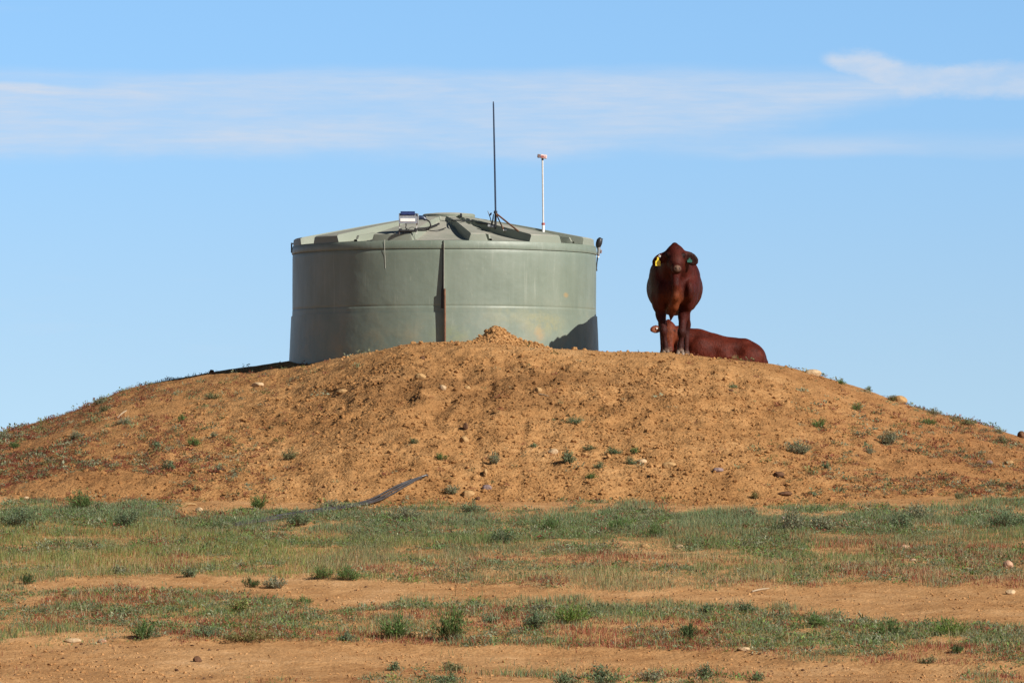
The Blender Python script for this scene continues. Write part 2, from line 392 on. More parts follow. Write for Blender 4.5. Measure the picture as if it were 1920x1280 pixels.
X = rng.uniform(-7.6, 7.6, n); Y = rng.uniform(49.8, 58.4, n)
keep = rng.random(n) < (.10 + .9 * np.exp(-((X - .3) / 3.6) ** 2)) * (.35 + 1.1 * fbm(X * 1.2, Y * 1.2, 91, 3)) * (1 - .75 * sstep(55.6, 56.6, Y))
X, Y = X[keep], Y[keep]
Z = mound_h(X, Y); ok = Z > ground_h(X, Y); X, Y, Z = X[ok], Y[ok], Z[ok]
r = np.clip(rng.lognormal(math.log(.0105), .5, len(X)), .005, .036)
tag(clods('dirt_clods', X, Y, Z, r, M['soil']), kind='stuff')
n = 50000
Y = rng.uniform(30.5, 50.5, n); X = rng.uniform(-1, 1, n) * (Y * .113)
keep = rng.random(n) < (.15 + .8 * fbm(X * 1.0, Y * .8, 93, 3) ** 2)
X, Y = X[keep], Y[keep]; r = np.clip(rng.lognormal(math.log(.006), .45, len(X)), .003, .018)
tag(clods('gravel', X, Y, ground_h(X, Y), r, M['track']), kind='stuff')
n = 5200
Y = rng.uniform(30.5, 50.8, n); X = rng.uniform(-1, 1, n) * (Y * .113)
keep = rng.random(n) < sstep(.45, .75, fbm(X * 1.3, Y * 1.6, 95, 3)); X, Y = X[keep], Y[keep]
tag(clods('litter', X, Y, ground_h(X, Y), np.clip(rng.lognormal(math.log(.0065), .4, len(X)), .004, .016), M['dark_stone']), kind='stuff')
n = 1500
X = rng.uniform(-.6, .55, n); Y = rng.uniform(57.15, 58.0, n); Z = heap_h(X, Y); keep = Z > mound_h(X, Y) + .01; X, Y, Z = X[keep], Y[keep], Z[keep]
tag(clods('heap_clods', X, Y, Z, np.clip(rng.lognormal(math.log(.011), .5, len(X)), .005, .032), M['soil']), kind='stuff')

# ------------------------------------------------------------------ water tank
TX, TY, TR = X_of(833, 60), 60.0, 1.962
ZB = Z_of(688, 60) - .10          # foot of the wall, in the soil
tank = empty('water_tank', (TX, TY, ZB)); tag(tank, 'large round grey green plastic water tank half sunk in the mound', 'water tank')
def zr(z_rel): return CZ + z_rel - ZB      # height over the tank's foot of a level given over the eye
NA = 240
def lathe(prof, name, mat, parent, n=NA, wob=0.0, smooth=40):
    th = np.linspace(0, 2 * math.pi, n, endpoint=False); V = []
    for r, z in prof:
        rr = r + wob * (np.sin(th * 3 + z * 1.7) * .5 + np.sin(th * 7 + z * 3.1 + 1) * .3 + np.sin(th * 13 - z * 4) * .2)
        V.append(np.stack([rr * np.sin(th), -rr * np.cos(th), np.full(n, z)], 1))
    V = np.concatenate(V); m = len(prof)
    k = np.arange(n); Fc = [np.stack([i * n + k, i * n + (k + 1) % n, (i + 1) * n + (k + 1) % n, (i + 1) * n + k], 1) for i in range(m - 1)]
    return np_mesh(name, V, np.concatenate(Fc), mat, parent, smooth=True, sharp=R_(smooth))
ze = zr(2.561); zm = zr(1.848)
prof = [(2.005, 0), (2.003, .2), (1.996, .35), (1.988, .55), (1.978, .75), (1.970, zm - .22), (1.9655, zm - .10), (1.9635, zm - .03), (1.963, zm - .008), (1.960, zm - .003), (1.960, zm + .003), (1.962, zm + .008), (1.962, zm + .03), (1.962, zm + .12)]
prof += [(1.962, z) for z in np.linspace(zm + .25, ze - .06, 6)] + [(1.962, ze - .02), (1.955, ze)]
lathe(prof, 'tank_wall', M['tank'], tank, wob=.006)
lathe([(1.950, ze), (1.968, ze + .003), (1.971, ze + .010), (1.969, ze + .05), (1.964, ze + .092), (1.957, ze + .103), (1.93, ze + .108)], 'rim_band', M['tank'], tank, wob=.004)

RIBS = [(-57, -42.6), (-26.5, -11.3), (10.3, 16.6), (34.6, 49.6), (66, 81), (97, 111), (127, 141), (157, 171), (187, 201), (217, 231), (247, 261), (277, 291)]
RIBS = [((a + 180) % 360 - 180, (b + 180) % 360 - 180) for a, b in RIBS]
LUGS = [(57.2, 58.4), (-34.6, -33.2), (17.6, 18.6)]
RR = 1.958; ZRIM = ze + .106
def floor_z(r): return ZRIM + .355 * np.clip((RR - r) / 1.62, 0, 1.1) ** 1.35
def top_z(r):
    s = np.clip((RR - r) / 1.62, 0, 1); return ZRIM + .088 + .300 * s + .006 * np.sin(math.pi * s) - .10 * (r > RR - .004) - .010 * (r > RR - .022)
def rib_mask(deg, r):
    m = np.zeros_like(deg)
    for a, b in RIBS:
        aa, bb = a, b
        if bb < aa: bb += 360
        c, h = (aa + bb) / 2, (bb - aa) / 2
        dlt = np.abs((deg - c + 180) % 360 - 180); hw = h + 14 * np.clip((.85 - r) / .85, 0, 1) ** 1.5
        m = np.maximum(m, np.clip((hw + .35 - dlt) / .7, 0, 1))
    return np.maximum(m, sstep(.52, .40, r) if False else (1 - sstep(.36, .44, r)))
def roof_z(x, y):
    """height of the roof over the tank's foot at an offset from its axis"""
    x = np.asarray(x, float); y = np.asarray(y, float)
    r = np.hypot(x, y); deg = np.degrees(np.arctan2(x, -y)); m = rib_mask(deg, r)
    return floor_z(r) * (1 - m) + top_z(r) * m
angs = list(np.arange(-180, 180, 1.5))
for a, b in RIBS:
    for e in (a, b): angs += [e - .38, e + .38]
for a, b in LUGS: angs += [a - .2, a + .2, b - .2, b + .2]
angs = np.array(sorted(set(np.round(angs, 3)))); keep = np.concatenate([[True], np.diff(angs) > .12]); angs = angs[keep]
rs = np.concatenate([np.linspace(.02, .36, 6), np.linspace(.40, 1.86, 44), [1.90, 1.93, 1.945, 1.952, 1.958]])
A, Rg = np.meshgrid(angs, rs)
m = rib_mask(A, Rg); Zr = floor_z(Rg) * (1 - m) + top_z(Rg) * m
for a, b in LUGS:
    k = ((A > a) & (A < b) & (Rg > 1.55)); Zr = np.where(k, np.maximum(Zr, floor_z(Rg) + .075 - .05 * (Rg > 1.92)), Zr)
V = np.stack([Rg * np.sin(np.radians(A)), -Rg * np.cos(np.radians(A)), Zr], -1).reshape(-1, 3)
na, nr = len(angs), len(rs); k = np.arange(na)
Fc = np.concatenate([np.stack([i * na + k, (i + 1) * na + k, (i + 1) * na + (k + 1) % na, i * na + (k + 1) % na], 1)[:, ::-1] for i in range(nr - 1)])
roof = np_mesh('roof', V, [Fc[:, ::-1][:, ::-1], np.arange(na)[None, :]], M['tank_roof'], tank, smooth=True, sharp=R_(28))
zt = float(top_z(np.array(0.3)))
lid = lathe([(.30, zt - .02), (.335, zt - .01), (.34, zt + .022), (.325, zt + .034), (.20, zt + .046), (.0001, zt + .05)], 'hatch_lid', M['tank_roof'], roof, n=64, smooth=50)
lid.location = (.06, -.05, .0)
mb = MB(); mb.box((.16, -.335, zt + .002), (.03, .03, .05), None, .006); mb.build('lid_clip', M['black'], lid)

_rys = np.arange(57.9, 62, .005)
def roof_hit(px, py):
    X = X_of(px, _rys) - TX; Z = Z_of(py, _rys) - ZB; r = np.hypot(X, _rys - TY)
    T = np.where(r < 1.945, roof_z(X, _rys - TY), -9)
    i = np.nonzero(T >= Z)[0]
    i = i[0] if len(i) else np.argmin(np.abs(Z - T))
    return Vector((X[i] + TX, _rys[i], T[i] + ZB))

# bracket at the left end of the rim
a = R_(-86); c = Vector((TX + 1.972 * math.sin(a), TY - 1.972 * math.cos(a), ZB + ze + .09))
mb = MB(); mb.box((0, 0, 0), (.018, .06, .13), None, .004); mb.box((.02, 0, .055), (.04, .05, .016), None, .004)
tag(mb.build('bracket', M['black'], loc=c), 'small dark bracket on the left end of the tank rim', 'bracket')

# upright steel strip with a rusty post at the front of the tank
X0 = X_of(832.5, 57.95); yw = TY - math.sqrt(1.975 ** 2 - (X0 - TX) ** 2)
gz = float(mound_h(X0, yw - .08)) - .06
ztop = ZB + ze + .10
st = empty('upright_strip', (X0, yw, gz)); tag(st, 'narrow upright steel strip with rusty lower post against the front of the tank', 'post')
h = ztop - gz; mb = MB(); prf = [(0.0, .030, .082), (.35, .012, .078), (.62, .012, .052), (.98, .012, .018)]
V = []; Fc = []
for s_, y0, y1 in prf:
    yb = y0 + (0 if s_ < .3 else .012)
    for sx in (-.0025, .0025): V += [(sx, .03 if s_ < .9 else .012, s_ * h), (sx, -y1, s_ * h)]
for i in range(len(prf) - 1):
    b = i * 4; Fc += [(b, b + 1, b + 5, b + 4), (b + 2, b + 6, b + 7, b + 3), (b + 1, b + 3, b + 7, b + 5), (b, b + 4, b + 6, b + 2)]
Fc += [(0, 2, 3, 1), (12, 13, 15, 14)]
mb.add(V, Fc); mb.build('strip', M['strip'], st)
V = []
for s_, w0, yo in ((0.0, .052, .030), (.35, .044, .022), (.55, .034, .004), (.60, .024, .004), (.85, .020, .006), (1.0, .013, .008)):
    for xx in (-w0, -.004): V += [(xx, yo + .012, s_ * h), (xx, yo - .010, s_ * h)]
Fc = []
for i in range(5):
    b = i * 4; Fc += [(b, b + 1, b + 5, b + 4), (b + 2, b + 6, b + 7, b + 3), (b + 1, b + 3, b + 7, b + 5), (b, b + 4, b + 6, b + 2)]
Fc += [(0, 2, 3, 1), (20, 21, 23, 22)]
mb = MB(); mb.add(V, Fc); mb.build('shadow_strip', M['black'], st)  # black strip added on the wall to deepen the steel strip's cast shadow
zp = Z_of(541, 57.9) - gz
mb = MB(); mb.tube([(.012, -.092, -.05), (.014, -.086, zp * .5), (.010, -.075, zp)], [.0125, .012, .0115], 8); mb.build('rusty_post', M['rust'], st, 40)

# pale cord hanging from the rim
Xc = X_of(721, 58.2); a = math.asin((Xc - TX) / 1.98)
def on_wall(da, z, r): return (TX + r * math.sin(a + da), TY - r * math.cos(a + da), ZB + z)
mb = MB(); mb.tube(smooth_path([on_wall(0, ze + .115, 1.966), on_wall(0, ze + .10, 1.974), on_wall(.001, ze + .0, 1.977), on_wall(.002, ze - .10, 1.970), on_wall(.004, ze - .24, 1.969)], 4), .0019, 6)
tag(mb.build('cord', M['cord'], smooth=50), 'thin pale cord hanging down the left part of the tank wall', 'cord')

# inlet valve at the right end of the rim
Yv = 60.0; S = Yv / F
def Pv(px, py, dy=0): return (X_of(px, Yv), Yv + dy, Z_of(py, Yv))
iv = empty('inlet_valve', Pv(1121, 480)); tag(iv, 'dark bulb shaped inlet valve with hose at the right end of the tank rim', 'valve')
o3 = Vector(Pv(1121, 480))
def L(p): return Vector(p) - o3
mb = MB(); ax = [Pv(1121.5, 465), Pv(1121.8, 461), Pv(1123.0, 456), Pv(1124.5, 450.5), Pv(1126.3, 447), Pv(1127.2, 446)]
mb.tube([L(p) for p in ax], [.022, .036, .042, .040, .026, .008], 14); mb.build('float_bulb', M['black'], iv, 60)
mb = MB(); mb.tube([L(Pv(1127.3, 452)), L(Pv(1129.8, 447.5))], [.010, .008], 8); mb.build('valve_nub', M['black'], iv, 40)
mb = MB(); mb.tube([L(Pv(1122.5, 464)), L(Pv(1123, 470)), L(Pv(1121.5, 477))], [.026, .022, .020], 10); mb.build('pipe_elbow', M['dull_steel'], iv, 50)
mb = MB(); mb.tube([L(Pv(1124.5, 468)), L(Pv(1127, 470)), L(Pv(1126.5, 475))], [.010, .013, .010], 8); mb.tube([L(Pv(1121, 476)), L(Pv(1122.5, 480))], [.016, .015], 8); mb.build('fitting', M['grey_stone'], iv, 50)
mb = MB(); mb.tube([L(Pv(1121.8, 479)), L(Pv(1121.9, 483))], .013, 8); mb.build('hose_clip', M['white'], iv, 50)
mb = MB(); mb.tube([L(Pv(1120.5, 482)), L(Pv(1119.3, 492)), L(Pv(1118.2, 503)), L(Pv(1118.6, 508))], [.010, .008, .009, .012], 8); mb.build('hose', M['black'], iv, 50)

# telemetry box on the roof
b = roof_hit(765, 436.5); k = b.y / F
bx = empty('telemetry_box', b, R_(3)); tag(bx, 'silver telemetry box with small solar panel on the roof of the tank', 'telemetry box')
def q(dx, dpy): return (dx * k, 0, dpy * k)
w = 34 * k
mb = MB()
rr, zc = 10.0 * k, 26.5 * k
segs = 14; pr = []
for i in range(segs + 1):
    t_ = math.pi * (-.10 + 1.05 * i / segs); pr.append((-math.cos(t_) * rr, math.sin(t_) * rr))
pr = [(-rr * .98, -9.5 * k)] + pr[1:] + [(rr * .98, -9 * k)]
V = [(-w / 2, y, zc + z) for y, z in pr] + [(w / 2, y, zc + z) for y, z in pr]; n = len(pr)
Fc = [(i, i + n, i + 1 + n, i + 1) for i in range(n - 1)] + [(n - 1, 2 * n - 1, n, 0), tuple(range(n)), tuple(range(2 * n - 1, n - 1, -1))]
mb.add(V, Fc); mb.build('housing', M['steel'], bx, 40)
mb = MB(); mb.box((w / 2 + .008, 0, zc - 1.0 * k), (.016, 2.1 * rr, 20 * k), None, .004); mb.build('end_plate', M['dull_steel'], bx)
mb = MB(); mb.box((-1.0 * k, -rr - .003, zc - 3.2 * k), (28 * k, .008, 6.0 * k), None, .002); mb.build('white_plate', M['white'], bx)
mb = MB(); mb.box((-.5 * k, -.35 * rr, zc + rr + .0 * k), (27 * k, 1.5 * rr, .014), Matrix.Rotation(R_(24), 3, 'X'), .003); mb.build('solar_panel', M['panel'], bx)
for sx in (-1, 1):
    mb = MB(); mb.tube([(sx * w * .47, -.02, zc - 8 * k), (sx * w * .47, -.02, -.02)], .006, 6); mb.build('leg', M['off_white'], bx)
mb = MB(); mb.box((-.5 * k, -.02, 3.2 * k), (33 * k, .09, 4.2 * k), None, .008); mb.box((-14.5 * k, -.055, 4.4 * k), (6 * k, .03, 6 * k), None, .006); mb.box((14 * k, -.055, 4.6 * k), (5 * k, .03, 7.5 * k), None, .006); mb.build('base_tray', M['black'], bx)
mb = MB()
mb.tube(smooth_path([(-4 * k, -.03, 17.5 * k), (-3.8 * k, -.03, 13 * k), (-4.5 * k, -.035, 9 * k), (-3 * k, -.03, 7 * k), (-5 * k, -.03, 4.5 * k)], 4), .007, 6)
mb.tube(smooth_path([(-4 * k, -.03, 9 * k), (-1 * k, -.04, 6.5 * k), (2 * k, -.04, 4.5 * k)], 4), .004, 6)
mb.tube(smooth_path([(0 * k, -.03, 5 * k), (4 * k, -.05, 9 * k), (9 * k, -.05, 10 * k), (13 * k, -.04, 7 * k)], 4), .003, 6)
mb.build('wiring', M['black'], bx, 60)
mb = MB(); mb.tube([(20 * k, .02, zc - 1.0 * k), (22.5 * k, .02, zc + 2.2 * k), (29 * k, .02, zc + 1.8 * k), (34.0 * k, .02, zc - 2.0 * k)], [3.0 * k, 4.4 * k, 4.2 * k, 2.6 * k], 12); mb.build('cable_gland', M['bluebox'], bx, 50)

def cable(name, pts, rad, label):
    P3 = []
    for px, py in pts:
        p = roof_hit(px, py); P3.append((p.x, p.y - .015, p.z + rad + .012))
    mb = MB(); mb.tube(smooth_path(P3, 5), rad, 7); tag(mb.build(name, M['black'], smooth=60), label, 'cable', 'black cables on the tank roof')
cable('power_cable', [(782, 433.5), (800, 432.5), (812, 428), (823, 423.5)], .013, 'thick black cable leaving the silver box along the roof panel')
cable('antenna_cable', [(846, 417.5), (858, 416.5), (868, 417), (884, 421), (897, 425), (910, 425.5), (921, 424)], .009, 'black cable running across the roof to the foot of the antenna')
cable('thin_cable', [(800, 433), (808, 435.5), (822, 434.5), (836, 430)], .006, 'thin black cable drooping over the recessed roof panel left of the rib')
p0 = b + Vector((34 * k, .0, zc - 2 * k))
P3 = [p0, p0 + Vector((6 * k, -.03, -4 * k)), p0 + Vector((8.5 * k, -.04, -10 * k)), p0 + Vector((6 * k, -.03, -16 * k)), p0 + Vector((0, -.02, -20 * k)), p0 + Vector((-16 * k, -.02, -20.5 * k))]
mb = MB(); mb.tube(smooth_path(P3, 6), .009, 7); tag(mb.build('looped_cable', M['black'], smooth=60), 'black cable arching in a loop beside the silver box', 'cable', 'black cables on the tank roof')

# whip antenna with braces
b = roof_hit(929, 427); k = b.y / F
an = empty('antenna', b); tag(an, 'tall thin dark whip antenna braced on the tank roof', 'antenna')
def A_(px, py, dy=0): return ((px - 929) * k, dy, (427 - py) * k)
mb = MB(); mb.tube([A_(929.2, 398), A_(928, 330), A_(926.6, 262), A_(925.2, 196), A_(925, 191)], [.012, .0115, .011, .0095, .006], 8); mb.build('whip', M['bluebox'], an, 50)
mb = MB(); mb.tube([A_(929, 430), A_(929.2, 397)], .016, 10); mb.tube([A_(929, 401), A_(929.2, 396)], .024, 10); mb.build('mast', M['black'], an, 50)
e1 = roof_hit(946, 433.5) - b; e2 = roof_hit(973, 433) - b
mb = MB(); mb.tube([A_(930, 401, -.01), (e1.x, e1.y, e1.z - .01)], .0085, 7); mb.build('brace', M['rust'], an, 50)
mb = MB(); mb.tube([A_(930, 400.5, .01), (e2.x, e2.y, e2.z - .01)], .0115, 7); mb.build('brace', M['rust'], an, 50)
mb = MB(); mb.box((e1.x + .01, e1.y - .01, e1.z + .008), (.06, .06, .02), None, .004); mb.build('foot_plate', M['off_white'], an)
bp = roof_hit(922, 428.5) - b
mb = MB(); mb.box((bp.x + .01, bp.y, bp.z + .018), (.13, .12, .035), Matrix.Rotation(R_(8), 3, 'Y'), .006); mb.build('base_plate', M['dull_steel'], an)
ae = roof_hit(922.5, 424); aw = empty('aerial_cluster', ae); tag(aw, 'cluster of short dark aerial rods left of the antenna foot', 'aerial')
def B_(px, py, dy=0): return ((px - 922.5) * k, dy - .03, (424 - py) * k)
mb = MB(); mb.tube([B_(922.5, 425.5), B_(919, 411), B_(914.5, 399)], [.006, .006, .005], 6); mb.build('rod', M['black'], aw)
mb = MB(); mb.tube([B_(922.5, 425), B_(924.5, 413), B_(925.3, 405)], [.009, .010, .006], 6); mb.build('rod', M['black'], aw)
mb = MB(); mb.tube([B_(918.5, 407.5), B_(920, 405), B_(921.5, 402.5)], [.007, .013, .007], 8); mb.tube([B_(918.6, 408), B_(917.6, 409.5)], .005, 6); mb.build('sensor_loop', M['bluebox'], aw, 50)

# white pole with a sensor head
b = roof_hit(1018.5, 434); k = b.y / F
po = empty('sensor_pole', b); tag(po, 'slim white pole topped by a small pink and white sensor head', 'pole')
def C_(px, py, dy=0): return ((px - 1018.5) * k, dy, (434 - py) * k)
mb = MB(); mb.tube([C_(1018.6, 422), C_(1017.2, 301)], .0115, 10); mb.build('pole', M['off_white'], po, 50)
mb = MB(); mb.tube([C_(1018.7, 440), C_(1018.6, 421)], .0185, 10); mb.build('socket', M['white'], po, 50)
mb = MB(); mb.tube([C_(1018.6, 424), C_(1018.6, 420)], .023, 10); mb.build('collar', M['redpaint'], po, 50)
mb = MB(); mb.tube([C_(1017.2, 303), C_(1017.2, 299)], .014, 8); mb.build('head_mount', M['black'], po, 50)
Mx = Matrix.Rotation(R_(7), 3, 'Y'); hc = C_(1016.3, 295.6)
mb = MB(); mb.box((hc[0] + .02, 0, hc[2] - .002), (.085, .06, .050), Mx, .006); hd = mb.build('sensor_head', M['pinkish'], po)
mb = MB(); mb.box((hc[0] - .042, 0, hc[2] + .006), (.036, .056, .046), Mx, .006); mb.build('head_cap', M['grey_stone'], hd)
mb = MB()
for dx, ww, hh, dz in ((-.012, .012, .022, 0), (.004, .010, .026, 0), (.017, .006, .020, .001), (.029, .008, .012, -.004), (.046, .006, .010, 0)):
    mb.box((hc[0] + .005 + dx, -.0315, hc[2] - .004 + dz - dx * .12), (ww, .003, hh), Mx)
mb.build('marking', M['redpaint'], hd)

# ------------------------------------------------------------------ animals: one continuous skin from blended volumes
def norm(v): v = np.array(v, float); return v / np.linalg.norm(v)
class Skin:
    def __init__(s, lo, hi, h):
        s.lo = np.array(lo, float); s.h = h; s.n = np.ceil((np.array(hi) - s.lo) / h).astype(int) + 1
        s.D = np.full(s.n, 9.0, np.float32)
    def _blend(s, lo, hi, fn, k, sub=False):
        pad = k + 3 * s.h
        a = np.clip(np.floor((lo - pad - s.lo) / s.h).astype(int), 0, s.n - 1); b = np.clip(np.ceil((hi + pad - s.lo) / s.h).astype(int) + 1, 1, s.n)
        ax = [(s.lo[i] + np.arange(a[i], b[i]) * s.h).astype(np.float32) for i in range(3)]
        Xg, Yg, Zg = ax[0][:, None, None], ax[1][None, :, None], ax[2][None, None, :]
        d = fn(Xg, Yg, Zg); cur = s.D[a[0]:b[0], a[1]:b[1], a[2]:b[2]]
        if sub: hh = np.maximum(k - np.abs(-d - cur), 0) / k; new = np.maximum(cur, -d) + hh * hh * k * .25
        else: hh = np.maximum(k - np.abs(d - cur), 0) / k; new = np.minimum(cur, d) - hh * hh * k * .25
        s.D[a[0]:b[0], a[1]:b[1], a[2]:b[2]] = new
    def ell(s, c, r, k=.06, u=None, w=None, sub=False):
        """ellipsoid; u = direction of its first axis, w = rough direction of its third"""
        c = np.array(c, float); r = np.array(r, float)
        U = np.array((1, 0, 0)) if u is None else norm(u); W = np.array((0, 0, 1.)) if w is None else np.array(w, float)
        W = norm(W - U * W.dot(U)); Vv = np.cross(W, U)
        def fn(X, Y, Z):
            x, y, z = X - c[0], Y - c[1], Z - c[2]
            p = [(x * e[0] + y * e[1] + z * e[2]) for e in (U, Vv, W)]
            k0 = np.sqrt(sum((a / b) ** 2 for a, b in zip(p, r))) + 1e-6; k1 = np.sqrt(sum((a / b ** 2) ** 2 for a, b in zip(p, r))) + 1e-6
            return k0 * (k0 - 1) / k1
        R = r.max(); s._blend(c - R, c + R, fn, k, sub)
    def cone(s, a, b, ra, rb, k=.04):
        a = np.array(a, float); b = np.array(b, float); d = b - a; l2 = d.dot(d)
        def fn(X, Y, Z):
            t = np.clip(((X - a[0]) * d[0] + (Y - a[1]) * d[1] + (Z - a[2]) * d[2]) / l2, 0, 1)
            return np.sqrt((X - a[0] - t * d[0]) ** 2 + (Y - a[1] - t * d[1]) ** 2 + (Z - a[2] - t * d[2]) ** 2) - (ra + (rb - ra) * t)
        R = max(ra, rb); s._blend(np.minimum(a, b) - R, np.maximum(a, b) + R, fn, k)
    def chain(s, pts, rad, k=.04):
        for i in range(len(pts) - 1): s.cone(pts[i], pts[i + 1], rad[i], rad[i + 1], k)
    def mesh(s):
        D = s.D; I = D < 0; nx, ny, nz = D.shape
        cnt = np.zeros((nx - 1, ny - 1, nz - 1), np.float32); acc = np.zeros((nx - 1, ny - 1, nz - 1, 3), np.float32)
        sl = lambda o, n: slice(o, n - 1 + o)
        for ax in range(3):
            o1, o2 = [i for i in range(3) if i != ax]
            for p in (0, 1):
                for q_ in (0, 1):
                    oa = [0, 0, 0]; oa[o1] = p; oa[o2] = q_; ob = list(oa); ob[ax] = 1
                    da = D[sl(oa[0], nx), sl(oa[1], ny), sl(oa[2], nz)]; db = D[sl(ob[0], nx), sl(ob[1], ny), sl(ob[2], nz)]
                    cr = (da < 0) != (db < 0); tt = np.where(cr, da / np.where(cr, da - db, 1), 0)
                    cnt += cr
                    for i in range(3):
                        if i == ax: acc[..., i] += tt
                        else: acc[..., i] += cr * oa[i]
        act = cnt > 0; idx = np.full(act.shape, -1, np.int32); idx[act] = np.arange(act.sum())
        cells = np.argwhere(act); V = s.lo + (cells + acc[act] / cnt[act][:, None]) * s.h
        Q = []
        for ax in range(3):
            o1, o2 = [(1, 2), (2, 0), (0, 1)][ax]
            a = [slice(1, -1)] * 3; a[ax] = slice(0, -1); b = list(a); b[ax] = slice(1, None)
            A_in, B_in = I[tuple(a)], I[tuple(b)]; ch = np.argwhere(A_in != B_in)
            if not len(ch): continue
            ins = A_in[tuple(ch.T)]; off = np.array([1, 1, 1]); off[ax] = 0; c = ch + off
            def cell(d1, d2):
                e = c.copy(); e[:, o1] -= d1; e[:, o2] -= d2; return idx[tuple(e.T)]
            q4 = np.stack([cell(1, 1), cell(0, 1), cell(0, 0), cell(1, 0)], 1)
            Q.append(np.where(ins[:, None], q4, q4[:, ::-1]))
        Q = np.concatenate(Q); Q = Q[(Q >= 0).all(1)]
        # relax once along the surface
        for it in range(2):
            S_ = np.zeros_like(V); C_n = np.zeros(len(V))
            for i in range(4):
                for j in (1, 3): np.add.at(S_, Q[:, i], V[Q[:, (i + j) % 4]]); np.add.at(C_n, Q[:, i], 1)
            V = .6 * V + .4 * S_ / np.maximum(C_n, 1)[:, None]
        return V, Q
def near(V, c, r0, r1): return 1 - sstep(r0, r1, np.linalg.norm(V - np.array(c), axis=1))
def lerp(c, m, d): return c * (1 - m[:, None]) + np.array(d) * m[:, None]

# standing cow, facing the camera
g0 = hit(1266, 663.5); CY = 57.85
CXc = X_of(1266, CY); cz = float(terrain_h(CXc, CY))
cow = empty('cow', (CXc, CY, cz)); tag(cow, 'dark red brown cow standing on the mound facing the camera with a yellow ear tag', 'cow')
hz = float(terrain_h(CXc, CY + 1.42)) - cz          # ground under the hind feet
s = Skin((-.46, -.72, -.2), (.46, 1.95, 1.5), .0105)
s.ell((.026, .90, .885), (.332, .80, .355), .1); s.ell((.028, .98, .84), (.330, .60, .28), .1)
s.ell((.0, .26, .88), (.255, .42, .31), .10)
for sx in (-1, 1):
    s.ell((sx * .205, .18, .86), (.10, .24, .30), .06); s.ell((sx * .170, -.045 if sx < 0 else -.085, .80), (.070, .10, .14), .06); s.ell((sx * .160, .03, .67), (.075, .11, .13), .05); s.ell((sx * .21, .42, .98), (.10, .30, .20), .10)
s.ell((0, .26, 1.13), (.12, .34, .14), .14); s.cone((0, .3, 1.08), (0, 1.35, 1.06), .15, .17, .12)
s.ell((.0, 1.40, .97), (.27, .32, .25), .12)
s.chain([(0, .12, 1.0), (-.005, -.10, 1.14), (-.008, -.24, 1.20)], [.23, .165, .125], .10)
s.chain([(0, -.20, 1.02), (0, -.24, .86), (-.01, -.22, .72), (-.025, -.14, .60), (-.045, -.08, .52), (-.055, -.05, .435)], [.070, .052, .060, .058, .036, .014], .04)     # dewlap and brisket
s.ell((0, -.06, .79), (.13, .14, .17), .07)
for sx in (-1, 1): s.ell((sx * .095, -.215, .80), (.030, .06, .15), .06, sub=True)
# head
s.chain([(-.012, -.27, 1.245), (-.004, -.385, 1.155), (.004, -.49, 1.06)], [.116, .078, .054], .05)
s.chain([(-.012, -.26, 1.28), (-.016, -.255, 1.362)], [.085, .030], .05)
s.chain([(-.010, -.24, 1.14), (.002, -.42, 1.03)], [.085, .047], .05)
s.ell((.006, -.515, 1.043), (.062, .046, .048), .04)
for sx in (-1, 1):
    s.ell((-.008 + sx * .094, -.345, 1.226), (.034, .045, .030), .03); s.ell((-.004 + sx * .060, -.375, 1.13), (.035, .06, .05), .04)
    s.ell((.006 + sx * .026, -.560, 1.055), (.011, .014, .009), .008, sub=True)
# ears
s.ell((-.135, -.245, 1.222), (.07, .030, .045), .04, u=(-.9, 0, -.42)); s.ell((-.210, -.25, 1.180), (.104, .016, .064), .03, u=(-.74, -.05, -.64))
s.ell((.125, -.245, 1.235), (.07, .030, .044), .04, u=(1, 0, .0)); s.ell((.192, -.25, 1.185), (.102, .016, .074), .03, u=(.68, -.05, -.62))
# legs
s.chain([(-.20, .10, .72), (-.176, .07, .50), (-.146, .0, .305), (-.122, .005, .12), (-.116, -.02, .045)], [.095, .056, .037, .026, .036], .05)
s.ell((-.148, -.012, .30), (.042, .044, .055), .03)
s.chain([(.16, .10, .72), (.108, .07, .50), (.082, -.01, .285), (.067, -.005, .12), (.062, -.04, .045)], [.095, .062, .040, .029, .039], .05)
s.ell((.080, -.022, .28), (.045, .046, .056), .03)
for sx, hx in ((-1, -.105), (1, .192)):
    s.chain([(sx * .13, 1.38, .88), (sx * .155 + .01, 1.28, .66), (hx + sx * .005, 1.50, .42), (hx, 1.45, .12 + hz), (hx, 1.41, .045 + hz)], [.16, .085, .042, .029, .038], .06)
s.chain([(0, 1.70, 1.08), (.06, 1.77, .80), (.155, 1.78, .45)], [.035, .022, .032], .04)
V, Q = s.mesh()
col = np.tile(np.array((.052, .0085, .0055)), (len(V), 1))
col = lerp(col, near(V, (-.02, -.24, .62), .06, .28) * .8, (.150, .040, .013))             # ginger brisket
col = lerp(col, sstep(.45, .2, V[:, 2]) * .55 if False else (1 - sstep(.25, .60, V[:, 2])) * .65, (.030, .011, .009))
col = lerp(col, (1 - sstep(.05, .10, V[:, 2])) * .6, (.20, .13, .09))                       # dusty pasterns
col = lerp(col, near(V, (-.01, -.42, 1.16), .04, .15) * .35, (.085, .026, .018))
col = lerp(col, near(V, (.008, -.566, 1.056), .028, .058) * .8, (.215, .13, .088))                 # pale nose
for sx in (-1, 1):
    col = lerp(col, near(V, (.006 + sx * .026, -.56, 1.055), .008, .016), (.03, .015, .012))
    col = lerp(col, near(V, (-.008 + sx * .105, -.375, 1.218), .026, .055) * .85, (.014, .006, .005))
col = lerp(col, near(V, (.20, -.26, 1.19), .06, .11) * .8, (.016, .007, .006)); col = lerp(col, near(V, (-.215, -.26, 1.18), .05, .10) * .5, (.030, .010, .008))
